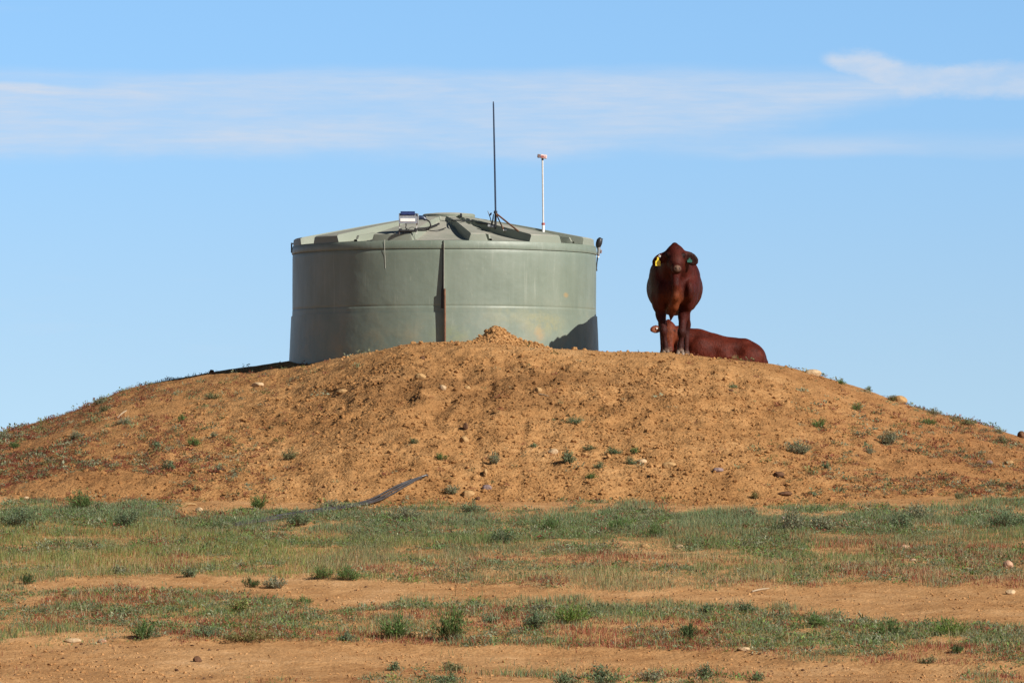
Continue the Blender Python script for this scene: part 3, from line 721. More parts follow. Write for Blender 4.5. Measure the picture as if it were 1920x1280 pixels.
col = lerp(col, near(V, (.006, -.53, 1.02), .03, .075) * .45, (.022, .010, .008))
V = V + .012 * (np.stack([fbm(V[:, 1] * 9 + V[:, 2] * 3, V[:, 2] * 7, 201 + i, 3) for i in range(3)], 1) - .5) * (V[:, 2:3] > .35)
np_mesh('body', V, Q, M['coat'], cow, smooth=True, col=col)
for sx in (-1, 1):
    mb = MB(); c = Vector((-.008 + sx * .104, -.362, 1.226))
    for i in range(7):
        pass
    mb.tube([c + Vector((0, .012 - .004 * j, 0)) * 1 for j in range(7)], [.002, .010, .0135, .0145, .0135, .010, .002], 10); mb.build('eye', M['eye'], cow, 80)
def hoof(parent, x, y, z, w=.045):
    mb = MB()
    for sx in (-1, 1):
        cx = x + sx * w * .52
        mb.tube([(cx, y + .03, z + .062), (cx, y - .005, z + .035), (cx + sx * .004, y - .030, z + .006), (cx + sx * .004, y - .034, z - .012)], [w * .36, w * .50, w * .56, w * .56], 8)
    mb.build('hoof', M['hoof'], parent, 50)
hoof(cow, -.116, -.035, 0); hoof(cow, .062, -.055, 0, .048); hoof(cow, -.105, 1.40, hz); hoof(cow, .192, 1.40, hz)
def ear_tag(name, parent, mat, c, w, h, label=None):
    V = []; pr = [(-.16, 1), (.16, 1), (.18, .72), (.5, .52), (.5, 0), (-.5, 0), (-.5, .52), (-.18, .72)]
    n = len(pr)
    for y in (-.003, .003): V += [(a * w, y, (b_ - 1) * h) for a, b_ in pr]
    Fc = [tuple(range(n - 1, -1, -1)), tuple(range(n, 2 * n))] + [(i, (i + 1) % n, (i + 1) % n + n, i + n) for i in range(n)]
    mb = MB(); mb.add([(v[0] + c[0], v[1] + c[1], v[2] + c[2]) for v in V], Fc); o = mb.build(name, mat, parent)
    if label: o['label'] = label
    return o
tg = ear_tag('ear_tag', cow, M['yellow'], (-.224, -.292, 1.205), .064, .108, 'yellow ear tag')
mb = MB(); mb.tube([(-.203, -.262, 1.218), (-.203, -.300, 1.218)], [.014, .014], 12); bt = mb.build('tag_button', M['white'], tg)
mb = MB(); mb.tube([(-.203, -.299, 1.218), (-.203, -.304, 1.218)], [.0055, .0055], 8); mb.build('button_pin', M['black'], tg)
tg = ear_tag('ear_tag', cow, M['green_tag'], (.170, -.278, 1.195), .060, .055, 'green ear tag'); tg.rotation_euler = (0, 0, 0)

# lying calf behind her
KY = 60.25; KX = X_of(1253, KY); kz = Z_of(688, KY)
calf = empty('calf', (KX, KY, kz)); tag(calf, 'red brown calf lying behind the standing cow looking out between her legs', 'calf')
s = Skin((-.36, -.62, -.32), (1.42, .42, .74), .0095)
s.ell((.17, .0, .20), (.15, .16, .21), .08); s.ell((.46, .02, .20), (.30, .23, .26), .1); s.ell((.76, .04, .145), (.42, .26, .25), .12); s.ell((1.04, .04, .085), (.245, .25, .235), .1, u=(1, 0, -.25))
s.ell((.34, .02, .34), (.15, .12, .14), .12); s.ell((1.07, -.13, .10), (.17, .10, .17), .06, u=(1, 0, -.5)); s.ell((1.00, .0, .315), (.05, .09, .04), .06); s.ell((.40, -.17, .20), (.13, .08, .17), .06); s.ell((.86, -.225, .20), (.07, .035, .10), .08, sub=True); s.ell((.60, -.245, .22), (.035, .03, .12), .06, sub=True)
s.chain([(.36, 0, .30), (.20, -.02, .36), (.05, -.08, .44)], [.16, .125, .092], .08)
s.chain([(.0, -.12, .505), (.0, -.19, .365), (.0, -.25, .245)], [.084, .076, .064], .04)
s.chain([(0, -.11, .545), (-.004, -.105, .592)], [.070, .030], .04)
s.chain([(.005, -.09, .42), (.0, -.2, .225)], [.066, .046], .04)
s.ell((.0, -.272, .222), (.064, .042, .048), .03)
for sx in (-1, 1):
    s.ell((sx * .062, -.165, .47), (.024, .03, .024), .025); s.ell((sx * .024, -.310, .226), (.008, .010, .006), .006, sub=True)
    s.ell((sx * .092, -.085, .492), (.05, .022, .024), .03); s.ell((sx * .165, -.088, .490), (.082, .013, .055), .02, u=(sx, -.1, -.05))
s.chain([(.28, -.16, .10), (.10, -.27, .06), (.30, -.33, .03)], [.08, .045, .035], .05)
s.chain([(1.02, -.12, .06), (.80, -.24, .02), (1.00, -.30, -.08)], [.12, .07, .04], .06)
s.chain([(1.27, .06, .06), (1.30, .06, -.10), (1.25, .0, -.2)], [.03, .022, .03], .04)
V, Q = s.mesh()
V[:, 2] -= .0
col = np.tile(np.array((.078, .0135, .0068)), (len(V), 1))
col = lerp(col, near(V, (0, -.2, .40), .06, .2) * .7, (.170, .042, .015))
col = lerp(col, near(V, (.0, -.305, .212), .03, .06) * .7, (.16, .085, .06))
col = lerp(col, near(V, (-.165, -.11, .484), .03, .062) * .7, (.34, .13, .07))
col = lerp(col, near(V, (.86, -.2, .10), .02, .07) * .5, (.33, .22, .12))
for sx in (-1, 1): col = lerp(col, near(V, (sx * .07, -.185, .47), .014, .032) * .75, (.03, .012, .010))
V = V + .010 * (np.stack([fbm(V[:, 0] * 8 + V[:, 1] * 3, V[:, 2] * 8, 211 + i, 3) for i in range(3)], 1) - .5)
np_mesh('body', V, Q, M['coat'], calf, smooth=True, col=col)
for sx in (-1, 1):
    mb = MB(); c = Vector((sx * .069, -.182, .472))
    mb.tube([c + Vector((0, .010 - .0035 * j, 0)) for j in range(7)], [.002, .008, .011, .012, .011, .008, .002], 10); mb.build('eye', M['eye'], calf, 80)
mb = MB(); mb.tube([(-.150, -.100, .500), (-.150, -.113, .500)], [.013, .012], 10); mb.build('ear_tag', M['white'], calf)

# ------------------------------------------------------------------ stones, sticks and pipes
def ico_verts(sub):
    V = ICO.copy(); Fc = ICOF.copy()
    for _ in range(sub):
        e = {}; V = list(map(tuple, V)); nf = []
        def mid(a, b_):
            kk = (min(a, b_), max(a, b_))
            if kk not in e:
                m_ = (np.array(V[a]) + np.array(V[b_])); V.append(tuple(m_ / np.linalg.norm(m_))); e[kk] = len(V) - 1
            return e[kk]
        for a, b_, c in Fc:
            x, y, z = mid(a, b_), mid(b_, c), mid(c, a); nf += [(a, x, z), (b_, y, x), (c, z, y), (x, y, z)]
        Fc = np.array(nf); V = np.array(V)
    return V, Fc
ICO3 = ico_verts(3)
def stone(px, py, wpx, hpx, mat, label, cat='stone', name='stone', group='stones lying about the mound', seed=None, tilt=0.0):
    p = hit(px, py); k = p[1] / F; rg = np.random.default_rng(seed or int(px * 7 + py))
    V, Fc = ICO3; w, h = wpx * k, hpx * k
    V = V.copy()
    for j in range(5):                                   # planar facets make it read as broken rock
        nrm = norm(rg.normal(size=3) * (1, 1, .8)); d = rg.uniform(.62, .85); ex = np.maximum(V @ nrm - d, 0); V -= ex[:, None] * nrm * .9
    V *= (1 + .16 * (fbm(V[:, 0] * 2 + V[:, 2], V[:, 1] * 2 - V[:, 2], int(rg.integers(1e6)), 3) - .5))[:, None]
    V = V * np.array((w / 2, max(w * .35, h * .7), h * .62)); V[:, 2] += V[:, 0] * tilt
    o = np_mesh(name, V, Fc, M[mat], smooth=True, loc=(p[0], p[1], p[2] + h * .22), sharp=R_(32)); o.rotation_euler = (0, 0, 0)
    return tag(o, label, cat, group)
STONES = [
 (485, 724, 27, 9, 'pale_stone', 'flat pale tan stone high on the left slope below the tank shadow'),
 (641, 736, 22, 9, 'tan_stone', 'long tan stone on the slope below the left wall of the tank'),
 (788, 709, 22, 11, 'tan_stone', 'rounded tan stone just under the plateau edge left of the gully'),
 (831, 730, 15, 11, 'pale_stone', 'small pale stone on the face under the upright strip'),
 (792, 673, 11, 6, 'dark_stone', 'small dark stone on the bare plateau in front of the tank'),
 (1009, 735, 15, 11, 'tan_stone', 'tan stone on the upper face below the soil heap'),
 (876, 730, 13, 9, 'tan_stone', 'squat tan stone in the rough gully at mid face'),
 (870, 828, 18, 13, 'tan_stone', 'blocky tan stone at mid slope right of the gully foot'),
 (873, 803, 10, 12, 'dark_stone', 'upright dark clod above the blocky tan stone'),
 (1037, 849, 20, 10, 'pale_stone', 'pale oval stone beside the bushy blue green weed'),
 (1254, 876, 29, 12, 'tan_stone', 'wedge shaped tan stone with dark underside low on the right slope'),
 (1203, 868, 20, 11, 'pale_stone', 'pale stone right of the small green weed at mid slope'),
 (913, 918, 19, 11, 'grey_stone', 'purplish grey stone near the foot of the mound'),
 (878, 930, 27, 13, 'tan_stone', 'broad tan stone near the mound foot left of the purplish one'),
 (896, 936, 10, 6, 'dark_stone', 'little dark stone touching the broad tan one'),
 (910, 890, 9, 13, 'tan_stone', 'small upright brown stone above the purplish grey one'),
 (1346, 883, 22, 8, 'grey_stone', 'thin grey slab lying low on the right slope'),
 (1523, 703, 34, 13, 'pale_stone', 'large pale stone on the skyline right of the lying calf'),
 (1686, 754, 30, 15, 'tan_stone', 'rounded tan boulder on the skyline of the right slope'),
 (1856, 870, 15, 9, 'grey_stone', 'small brown stone, left one of a pair on the far right slope'),
 (1893, 870, 17, 9, 'tan_stone', 'small tan stone, right one of a pair on the far right slope'),
 (1915, 820, 15, 15, 'dark_stone', 'dark brown boulder on the skyline at the right border'),
 (353, 948, 32, 9, 'tan_stone', 'long tan stone at the left foot of the mound above the grass'),
 (373, 958, 14, 9, 'pale_stone', 'round pale stone beside the long tan one at the left foot'),
 (49, 935, 12, 6, 'pale_stone', 'small pale stone at the far left foot of the mound'),
 (1695, 1029, 26, 10, 'pink_stone', 'flat pinkish stone in the grass belt at the right'),
 (1712, 1052, 18, 7, 'pink_stone', 'small pink stone among the red weeds at the right'),
 (1890, 1064, 20, 17, 'pink_stone', 'upright pinkish stone in the grass near the right border'),
 (1815, 1058, 22, 8, 'dark_stone', 'dark flat stone in red weeds left of the upright pinkish one'),
 (1210, 1026, 20, 9, 'tan_stone', 'orange tan stone in the middle of the upper grass belt'),
 (1275, 1029, 18, 10, 'pale_stone', 'whitish stone in the upper grass belt right of the orange one'),
 (779, 1193, 28, 12, 'tan_stone', 'tan stone in the lower grass belt beside tall green weeds'),
 (137, 1203, 32, 9, 'pale_stone', 'pale broken stone on the edge of the lower track at the left'),
 (192, 1203, 18, 8, 'pink_stone', 'pinkish stone right of the pale broken one on the lower track'),
 (1353, 1204, 11, 6, 'pale_stone', 'small white stone below the right end of the lower grass belt'),
 (1395, 1218, 27, 7, 'pale_stone', 'thin white stone lying on the lower track at the right'),
 (397, 699, 9, 8, 'dark_stone', 'dark pebble sitting on the left skyline'),
 (1895, 1113, 22, 10, 'pale_stone', 'pale stone on the upper track at the right border'),
]
for r_ in STONES: stone(*r_)
for px, py, w, h, lab in [(1460, 893, 27, 11, 'dark dry dung pat on the right slope below the grey slab'), (1470, 927, 30, 8, 'dark flat dung pat lower on the right slope'),
                          (370, 1239, 17, 12, 'dark crumbling dung lump alone on the lower track'), (1370, 733, 12, 5, 'small dark dung pat under the lying calf')]:
    stone(px, py, w, h, 'dark_stone', lab, 'dung', 'dung_pat', 'dung pats on the mound and track')
def stick(p1, p2, rad, label, lift=0.02):
    a, b_ = hit(*p1), hit(*p2); m_ = (a + b_) / 2 + np.array((0, 0, lift))
    mb = MB(); mb.tube(smooth_path([a + (0, 0, lift * .4), m_, b_ + (0, 0, lift)], 4), [rad * f for f in np.linspace(1, .55, 9)], 7)
    tag(mb.build('stick', M['stick'], smooth=50), label, 'stick', 'dry sticks on the ground')
stick((220, 785), (237, 774), .011, 'pale bleached stick leaning on the left slope', .03)
stick((1410, 1110), (1442, 1107), .008, 'pale dry stick lying on the upper track')
stick((1010, 740), (1028, 746), .008, 'short thin stick on the upper face of the mound')

PIPE = [(438, 986), (480, 981), (522, 975), (560, 968), (600, 962), (640, 955), (672, 946), (700, 938), (725, 927), (750, 915), (775, 907), (792, 903)]
def pipe(off, label, ext=0):
    P_ = list(PIPE) + ([ext] if ext else [])
    h_ = [hit(px, py + off) for px, py in P_]; ii = np.arange(len(P_)); Yq = np.polyval(np.polyfit(ii, [q_[1] for q_ in h_], 2), ii)      # the pipes are stiff: they bridge the clods
    fx = np.linspace(0, len(P_) - 1, 60); Yd = np.interp(fx, ii, Yq); Xd = np.interp(fx, ii, [X_of(px, y) for (px, py), y in zip(P_, Yq)])
    Zd = _smooth(terrain_h(Xd, Yd), 15) + .030; Zd[-1] -= .02
    pts = np.stack([_smooth(Xd, 7), Yd, Zd], 1)
    mb = MB(); mb.tube(list(pts), .0098, 9)
    tag(mb.build('poly_pipe', M['blackpoly'], smooth=60), label, 'pipe', 'black pipes at the mound foot')
pipe(-2.0, 'black poly pipe, uppermost of the bundle, its end reaching farthest right', (803, 899))
pipe(0.8, 'black poly pipe lying in the middle of the bundle at the mound foot')
pipe(3.4, 'black poly pipe lying lowest of the bundle at the mound foot')

# ------------------------------------------------------------------ plants
PAL = dict(redbrown=(.245, .080, .046), grey=(.250, .265, .165), blue=(.165, .220, .115), green=(.130, .205, .062), bright=(.165, .250, .058), olive=(.190, .175, .060), dark=(.085, .125, .045),
           red=(.275, .080, .048), straw=(.44, .34, .175), yellow=(.235, .250, .075), dull=(.180, .195, .090))
def leaves(C, D, L, W, col, rg):
    """one pointed leaf per row: C base, D direction, L length, W width"""
    n = len(C); D = D / np.linalg.norm(D, axis=1)[:, None]
    S_ = np.cross(D, rg.normal(size=(n, 3))); S_ /= np.linalg.norm(S_, axis=1)[:, None] + 1e-9
    V = np.stack([C, C + D * (L * .45)[:, None] + S_ * (W / 2)[:, None], C + D * L[:, None], C + D * (L * .45)[:, None] - S_ * (W / 2)[:, None]], 1).reshape(-1, 3)
    Fc = np.arange(4 * n).reshape(-1, 4)
    return V, Fc, np.repeat(col, 4, 0)
def vary(base, n, rg, v=.22, h=.10):
    return np.array(base)[None] * (1 + rg.normal(size=(n, 1)) * v).clip(.4, 1.8) * (1 + rg.normal(size=(n, 3)) * h).clip(.6, 1.5)
def shrub(px, py, wpx, hpx, kind, label, name='saltbush', group=None, cat='shrub', straw=.0):
    p = hit(px, py); k = p[1] / F; w, h = wpx * k, hpx * k
    rg = np.random.default_rng(int(px * 13 + py * 5)); ns = int(np.clip(40 * (w * h / .02) ** .6, 14, 170))
    ang = rg.uniform(0, 2 * math.pi, ns); rad = rg.random(ns) ** .6; lump = .42 + .85 * vnoise(np.cos(ang) * 2.2 + 5, np.sin(ang) * 2.2 + rad * 3, int(px)) * rg.uniform(.8, 1.15, ns)
    tips = np.stack([np.cos(ang) * rad * w * .52, np.sin(ang) * rad * w * .42, h * np.sqrt(np.clip(1 - .8 * rad ** 2, .05, 1)) * lump], 1)
    roots = tips * np.array((.22, .22, 0)) + rg.normal(size=(ns, 3)) * np.array((.01, .01, 0))
    VV = []; FF = []; CC = []; nv = 0
    up = kind in ('green', 'bright', 'dark')
    per = 17 if up else 18
    i = np.repeat(np.arange(ns), per); tt = rg.uniform(.22, 1.02, len(i))
    C = roots[i] + (tips[i] - roots[i]) * tt[:, None] + rg.normal(size=(len(i), 3)) * .008
    Dd = (tips[i] - roots[i]) / (np.linalg.norm(tips[i] - roots[i], axis=1)[:, None] + 1e-6) * (1.1 if up else .45) + rg.normal(size=(len(i), 3)) * (.5 if up else .8) + np.array((0, 0, .3))
    Ln = rg.uniform(.018, .040, len(i)) * (.95 if up else .70) * (.62 + .30 * min(1.3, h / .15)); Wd = Ln * (rg.uniform(.16, .28, len(i)) if up else rg.uniform(.32, .50, len(i)))
    stemc = vary(PAL[kind], ns, rg, .18, .07)[i] * (1 + rg.normal(size=(len(i), 1)) * .16).clip(.5, 1.6)
    old = rg.random(len(i)) < straw; stemc[old] = vary(PAL['straw'], int(old.sum()), rg)
    v, f, c = leaves(C, Dd, Ln, Wd, stemc, rg); VV.append(v); FF.append(f); CC.append(c); nv += len(v)
    wd = np.full(ns, .004); side = np.stack([-np.sin(ang + 1), np.cos(ang + 1), np.zeros(ns)], 1) * wd[:, None]
    v = np.stack([roots - side - (0, 0, .02), roots + side - (0, 0, .02), tips], 1).reshape(-1, 3); f3 = np.arange(3 * ns).reshape(-1, 3) + nv
    VV.append(v); CC.append(np.repeat(vary((.16, .11, .06), ns, rg), 3, 0))
    o = np_mesh(name, np.concatenate(VV), [np.concatenate(FF), f3], M['leaf'], col=np.concatenate(CC), loc=(p[0], p[1], p[2] - .004))
    return tag(o, label, cat, group or 'low shrubs and weeds around the mound')
SHRUBS = [
 # on the mound, left
 (187, 757, 34, 15, 'grey', 'grey twiggy saltbush breaking the left skyline of the mound', 'saltbush'),
 (8, 826, 34, 20, 'grey', 'dusky grey saltbush on the skyline at the left border', 'saltbush'),
 (28, 840, 22, 14, 'green', 'green weed under the grey saltbush at the left border', 'weed'),
 (342, 790, 16, 14, 'green', 'small bright green weed alone on the upper left slope', 'weed'),
 (232, 795, 30, 16, 'grey', 'grey green saltbush under the leaning pale stick', 'saltbush'),
 (196, 771, 26, 13, 'dull', 'dull olive weed above the leaning pale stick', 'weed'),
 (143, 824, 38, 18, 'grey', 'spreading grey saltbush low on the far left slope', 'saltbush'),
 (363, 835, 28, 18, 'green', 'green weed at middle height of the left slope', 'weed'),
 (292, 840, 24, 14, 'blue', 'blue green weed left of the green one at middle height', 'weed'),
 (410, 884, 28, 15, 'grey', 'grey saltbush with dark shadow low on the left slope', 'saltbush'),
 (543, 862, 32, 22, 'dull', 'loose dull green bush on the slope below the tank left side', 'saltbush'),
 (320, 880, 17, 17, 'blue', 'small upright blue green weed low on the left slope', 'weed'),
 (398, 747, 34, 13, 'dull', 'thin dull weed high on the left slope near the flat pale stone', 'weed'),
 (402, 820, 14, 14, 'grey', 'tiny grey weed right of the green weed on the left slope', 'weed'),
 # on the mound, middle
 (1074, 793, 46, 14, 'blue', 'wide low blue green weed at the middle of the mound face', 'weed'),
 (1066, 868, 30, 30, 'blue', 'bushy blue green weed standing tallest on the mound face', 'weed'),
 (1105, 843, 30, 10, 'dull', 'flat dull weed right above the bushy blue green one', 'weed'),
 (1150, 851, 36, 15, 'blue', 'blue green weed in the middle of the row on the mound face', 'weed'),
 (1190, 850, 20, 11, 'green', 'small green weed at the right end of the row', 'weed'),
 (1184, 870, 24, 14, 'blue', 'round blue green weed left of the pale stone', 'weed'),
 (1123, 878, 20, 11, 'blue', 'small blue green weed below the row, left of the round one', 'weed'),
 (1110, 897, 26, 10, 'green', 'flat green weed lowest under the row on the mound face', 'weed'),
 (926, 868, 24, 24, 'grey', 'pale grey grassy bush at mid slope right of the gully', 'saltbush'),
 (775, 831, 18, 13, 'dull', 'small dull weed on the slope above the pipe ends', 'weed'),
 (829, 862, 24, 13, 'green', 'small green weed between the pipe ends and the pale grey bush', 'weed'),
 (847, 924, 38, 17, 'grey', 'grey weed at the mound foot left of the broad tan stone', 'weed'),
 (1000, 838, 14, 8, 'blue', 'tiny blue green weed above the pale oval stone', 'weed'),
 # on the mound, right
 (1607, 770, 18, 15, 'green', 'compact dark green weed alone high on the right slope', 'weed'),
 (1375, 727, 22, 9, 'blue', 'small blue green weed on the slope under the lying calf', 'weed'),
 (1496, 850, 52, 30, 'grey', 'large grey saltbush at the middle of the right slope', 'saltbush'),
 (1537, 800, 32, 15, 'green', 'slanting green weed above the large grey saltbush', 'weed'),
 (1668, 832, 44, 30, 'grey', 'large dry grey saltbush farther right on the slope', 'saltbush'),
 (1740, 795, 36, 12, 'green', 'low green weed under the right skyline', 'weed'),
 (1628, 732, 12, 9, 'blue', 'tiny blue weed on the skyline above the tan boulder', 'weed'),
 (1576, 720, 22, 9, 'green', 'small green weed on the skyline beside the large pale stone', 'weed'),
 (1748, 776, 34, 12, 'grey', 'grey weed on the skyline right of the tan boulder', 'weed'),
 (1815, 796, 38, 11, 'dull', 'dull green weed on the skyline toward the right border', 'weed'),
 (1873, 812, 32, 11, 'grey', 'grey weed on the skyline next to the dark boulder', 'weed'),
 (1672, 751, 22, 13, 'olive', 'olive tuft leaning on the tan skyline boulder', 'weed'),
 (1630, 850, 24, 14, 'grey', 'grey weed between the two large saltbushes', 'weed'),
 (1548, 878, 18, 13, 'blue', 'small blue weed below the large grey saltbush', 'weed'),
 (1415, 935, 16, 16, 'olive', 'small olive weed near the right foot of the mound', 'weed'),
 (1800, 935, 30, 14, 'dull', 'dull weed on the far right foot of the mound', 'weed'),
 (1880, 830, 34, 14, 'dull', 'sprawling dull weed on the far right slope under the skyline', 'weed'),
 # upper grass belt
 (885, 962, 64, 24, 'blue', 'wide blue green bush at the upper grass edge below the purplish stone', 'saltbush'),
 (943, 1018, 54, 32, 'blue', 'dark blue green bush in the middle of the upper grass belt', 'saltbush'),
 (1028, 995, 44, 22, 'green', 'green weed right of the dark blue green bush', 'weed'),
 (1160, 992, 44, 22, 'green', 'green weed in the upper grass above the orange stone', 'weed'),
 (1228, 1005, 52, 22, 'green', 'broad green weed near the whitish stone in the grass', 'weed'),
 (1484, 996, 56, 42, 'grey', 'tallest blue grey saltbush at the upper grass edge right of centre', 'saltbush'),
 (1545, 996, 60, 34, 'grey', 'grey saltbush touching the tallest one on its right', 'saltbush'),
 (1400, 970, 44, 16, 'grey', 'low grey saltbush left of the tallest one', 'saltbush'),
 (1722, 974, 62, 30, 'grey', 'bushy grey saltbush on the grass edge at the right', 'saltbush'),
 (1690, 992, 46, 32, 'blue', 'blue green bush just below the bushy grey one at the right', 'saltbush'),
 (1885, 990, 80, 42, 'blue', 'big blue green bush on the grass edge at the right border', 'saltbush'),
 (560, 985, 60, 32, 'blue', 'blue green bush covering the black pipes', 'saltbush'),
 (620, 955, 40, 18, 'grey', 'grey weed just above the black pipes', 'weed'),
 (760, 975, 90, 26, 'grey', 'wide grey saltbush below the right part of the pipes', 'saltbush'),
 (150, 955, 46, 34, 'green', 'tall green weed at the left end of the upper grass edge', 'weed'),
 (40, 985, 90, 36, 'blue', 'wide blue green bush at the left border of the upper grass', 'saltbush'),
 (235, 985, 60, 32, 'blue', 'blue green bush below the long tan stone at the left', 'saltbush'),
 (485, 955, 34, 28, 'green', 'tall light green weed above the left end of the pipes', 'weed'),
 # track edge
 (606, 1085, 38, 24, 'green', 'green weed on the upper track edge left of its twin', 'weed'),
 (655, 1087, 44, 26, 'green', 'rounder green weed on the upper track edge right of its twin', 'weed'),
 (515, 1102, 48, 26, 'grey', 'grey twiggy saltbush standing on the upper track', 'saltbush'),
 (470, 1100, 36, 16, 'dark', 'dark low weed left of the twiggy saltbush on the track', 'weed'),
 (52, 1094, 28, 20, 'dark', 'dark green weed at the left end of the upper track', 'weed'),
 (357, 1081, 32, 20, 'blue', 'blue green weed on the left part of the upper track edge', 'weed'),
 (225, 1076, 30, 20, 'grey', 'grey weed on the upper track edge near the left border', 'weed'),
 # lower grass belt
 (845, 1198, 74, 58, 'green', 'biggest dark green bush in the lower grass belt', 'weed'),
 (740, 1196, 62, 46, 'green', 'tall green bush left of the tan stone in the lower belt', 'weed'),
 (1072, 1168, 64, 38, 'bright', 'bright green bush at the top edge of the lower belt', 'weed'),
 (1000, 1178, 66, 30, 'blue', 'blue green bush left of the bright green one', 'weed'),
 (1010, 1145, 24, 18, 'grey', 'small grey bush on the track just above the lower belt', 'saltbush'),
 (955, 1150, 26, 16, 'dull', 'small dull weed at the upper edge of the lower belt', 'weed'),
 (920, 1168, 40, 20, 'blue', 'blue green weed right of the biggest dark green bush', 'weed'),
 (267, 1197, 46, 32, 'green', 'green bush at the bottom of the lower belt on the left', 'weed'),
 (390, 1192, 58, 18, 'blue', 'low blue green weed right of the left green bush', 'weed'),
 (473, 1201, 118, 22, 'olive', 'long low olive bush with dark underside on the lower track', 'weed'),
 (450, 1150, 36, 36, 'yellow', 'tall yellowish grass tuft on the left part of the track', 'grass tuft'),
 (572, 1132, 28, 14, 'green', 'small green weed alone on the bare upper track', 'weed'),
 (650, 1200, 30, 18, 'blue', 'small blue weed left of the tall green bush in the lower belt', 'weed'),
 (1780, 1190, 80, 30, 'bright', 'bright light green bush at the right of the lower belt', 'weed'),
 (1535, 1175, 56, 24, 'green', 'green weed in the lower belt right of the bare gap', 'weed'),
 (1670, 1190, 70, 28, 'green', 'green weed left of the bright light green bush', 'weed'),
 (1290, 1200, 44, 34, 'dark', 'dark shaggy weed at the bottom of the lower belt', 'weed'),
 (1398, 1148, 32, 24, 'blue', 'blue green weed on the track edge at right of centre', 'weed'),
 (1325, 1150, 34, 18, 'blue', 'low blue green weed left of the one on the track edge', 'weed'),
 (1795, 1224, 28, 16, 'dark', 'dark green weed under the bright light green bush', 'weed'),
 (1738, 1243, 30, 12, 'dull', 'flat dull weed on the lower track at the right', 'weed'),
 # bottom edge
 (1322, 1272, 32, 26, 'blue', 'round blue green weed on the lower track at right of centre', 'weed'),
 (1130, 1284, 66, 38, 'blue', 'broad blue green weed on the bottom border', 'weed'),
 (1060, 1284, 60, 26, 'blue', 'low blue green weed left of the broad one on the bottom border', 'weed'),
 (1220, 1276, 60, 26, 'grey', 'grey green weed right of the broad one on the bottom border', 'weed'),
 (1422, 1275, 26, 14, 'blue', 'small blue green weed right of the round one', 'weed'),
 (840, 1284, 70, 26, 'blue', 'blue green weed at the middle of the bottom border', 'weed'),
 (740, 1256, 32, 16, 'blue', 'small blue weed on the lower track left of centre', 'weed'),
 (850, 1256, 44, 18, 'dull', 'dull weed with thin stems on the lower track at centre', 'weed'),
 (1190, 1272, 0, 0, None, '', ''),
]
for px, py, w, h, kind, lab, nm in SHRUBS:
    if kind is None: continue
    cat = 'shrub' if nm == 'saltbush' else ('grass' if nm.startswith('grass') else 'weed')
    hill = 0.92 if py < 940 else 1.0; shrub(px, py, w * 1.10 * hill, h * 1.0 * hill, kind, lab, nm.replace(' ', '_'), cat=cat, straw=.08 if kind in ('grey', 'dull', 'olive', 'yellow') else .02)

# ------------------------------------------------------------------ grass and ground cover
rng = np.random.default_rng(21)
def blades(name, X, Y, Z, H, W, col, lean=.35, mat='blade', curl=.35):
    n = len(X); a = rng.uniform(0, 2 * math.pi, n); l = np.abs(rng.normal(0, lean, n)).clip(0, 1.1)
    d = np.stack([np.cos(a), np.sin(a), np.zeros(n)], 1); b_ = rng.uniform(0, 2 * math.pi, n); s_ = np.stack([np.cos(b_), np.sin(b_) * .6, np.zeros(n)], 1)
    P0 = np.stack([X, Y, Z - .006], 1); up = np.array((0, 0, 1.0))
    Pm = P0 + up * (H * .55)[:, None] + d * (H * l * .35)[:, None]; Pt = P0 + up * (H * (1 - curl * l * .5))[:, None] + d * (H * l)[:, None]
    w = (W / 2)[:, None]
    V = np.stack([P0 - s_ * w, P0 + s_ * w, Pm + s_ * w * .8, Pm - s_ * w * .8, Pt], 1).reshape(-1, 3); i = np.arange(n) * 5
    return np_mesh(name, V, [np.stack([i, i + 1, i + 2, i + 3], 1), np.stack([i + 3, i + 2, i + 4], 1)], M[mat], col=np.repeat(col, 5, 0))
def field(n, y0=30.2, y1=51.0):
    Y = rng.uniform(y0 ** 2, y1 ** 2, n) ** .5; X = rng.uniform(-1, 1, n) * (Y * .152 + .1)
    Z = terrain_h(X, Y); px = px_of(X, Y); py = py_of(Z, Y); return X, Y, Z, px, py
def belts(px, py, X, Y):
    j = 16 * (fbm(X * .9, Y * .7, 101, 3) - .5) + 12 * (fbm(X * 3.5, Y * 2, 103, 2) - .5)
    e = 5
    b1 = sstep(-e * 2.4, e * 3.2, py - belt('t1', px) + j * 2.6) * (1 - sstep(-e, e * 1.4, py - belt('b1', px) + j * .8))
    b2 = sstep(-e, e * 2, py - belt('t2', px) + j * 1.9) * (1 - sstep(-e, e * 1.4, py - belt('b2', px) + j * 1.0))
    b3 = sstep(1256, 1275, py + j * 1.5) * sstep(380, 760, px) * (1 - sstep(1330, 1480, px)) * .7 + sstep(1248, 1268, py + j) * sstep(1780, 1850, px) * .35
    return b1, b2, b3
N = 780000
X, Y, Z, px, py = field(N)
b1, b2, b3 = belts(px, py, X, Y)
clump = fbm(X * 2.2, Y * 1.6, 111, 3); fine_c = fbm(X * 9, Y * 8, 113, 2); patch = fbm(X * .55, Y * .5, 117, 3)
left_bare = sstep(480, 560, px) * (1 - sstep(640, 700, px)) * .55
den = np.clip(b1 * (.95 + .9 * sstep(.30, .60, clump)) * (.55 + .45 * sstep(.1, .4, (py - belt('t1', px)) / 140)) + b2 * (1 - left_bare) * (1.9 * sstep(.30, .54, clump * .7 + fine_c * .3)) + b3 * 1.2 * sstep(.45, .7, clump), 0, 1)
sparse = .020 * sstep(.55, .75, patch)
keep = rng.random(N) < den * (.55 + .7 * sstep(.3, .65, fine_c)) + sparse
X, Y, Z, px, py, b1, b2, clump, patch = [a[keep] for a in (X, Y, Z, px, py, b1, b2, clump, patch)]
n = len(X)
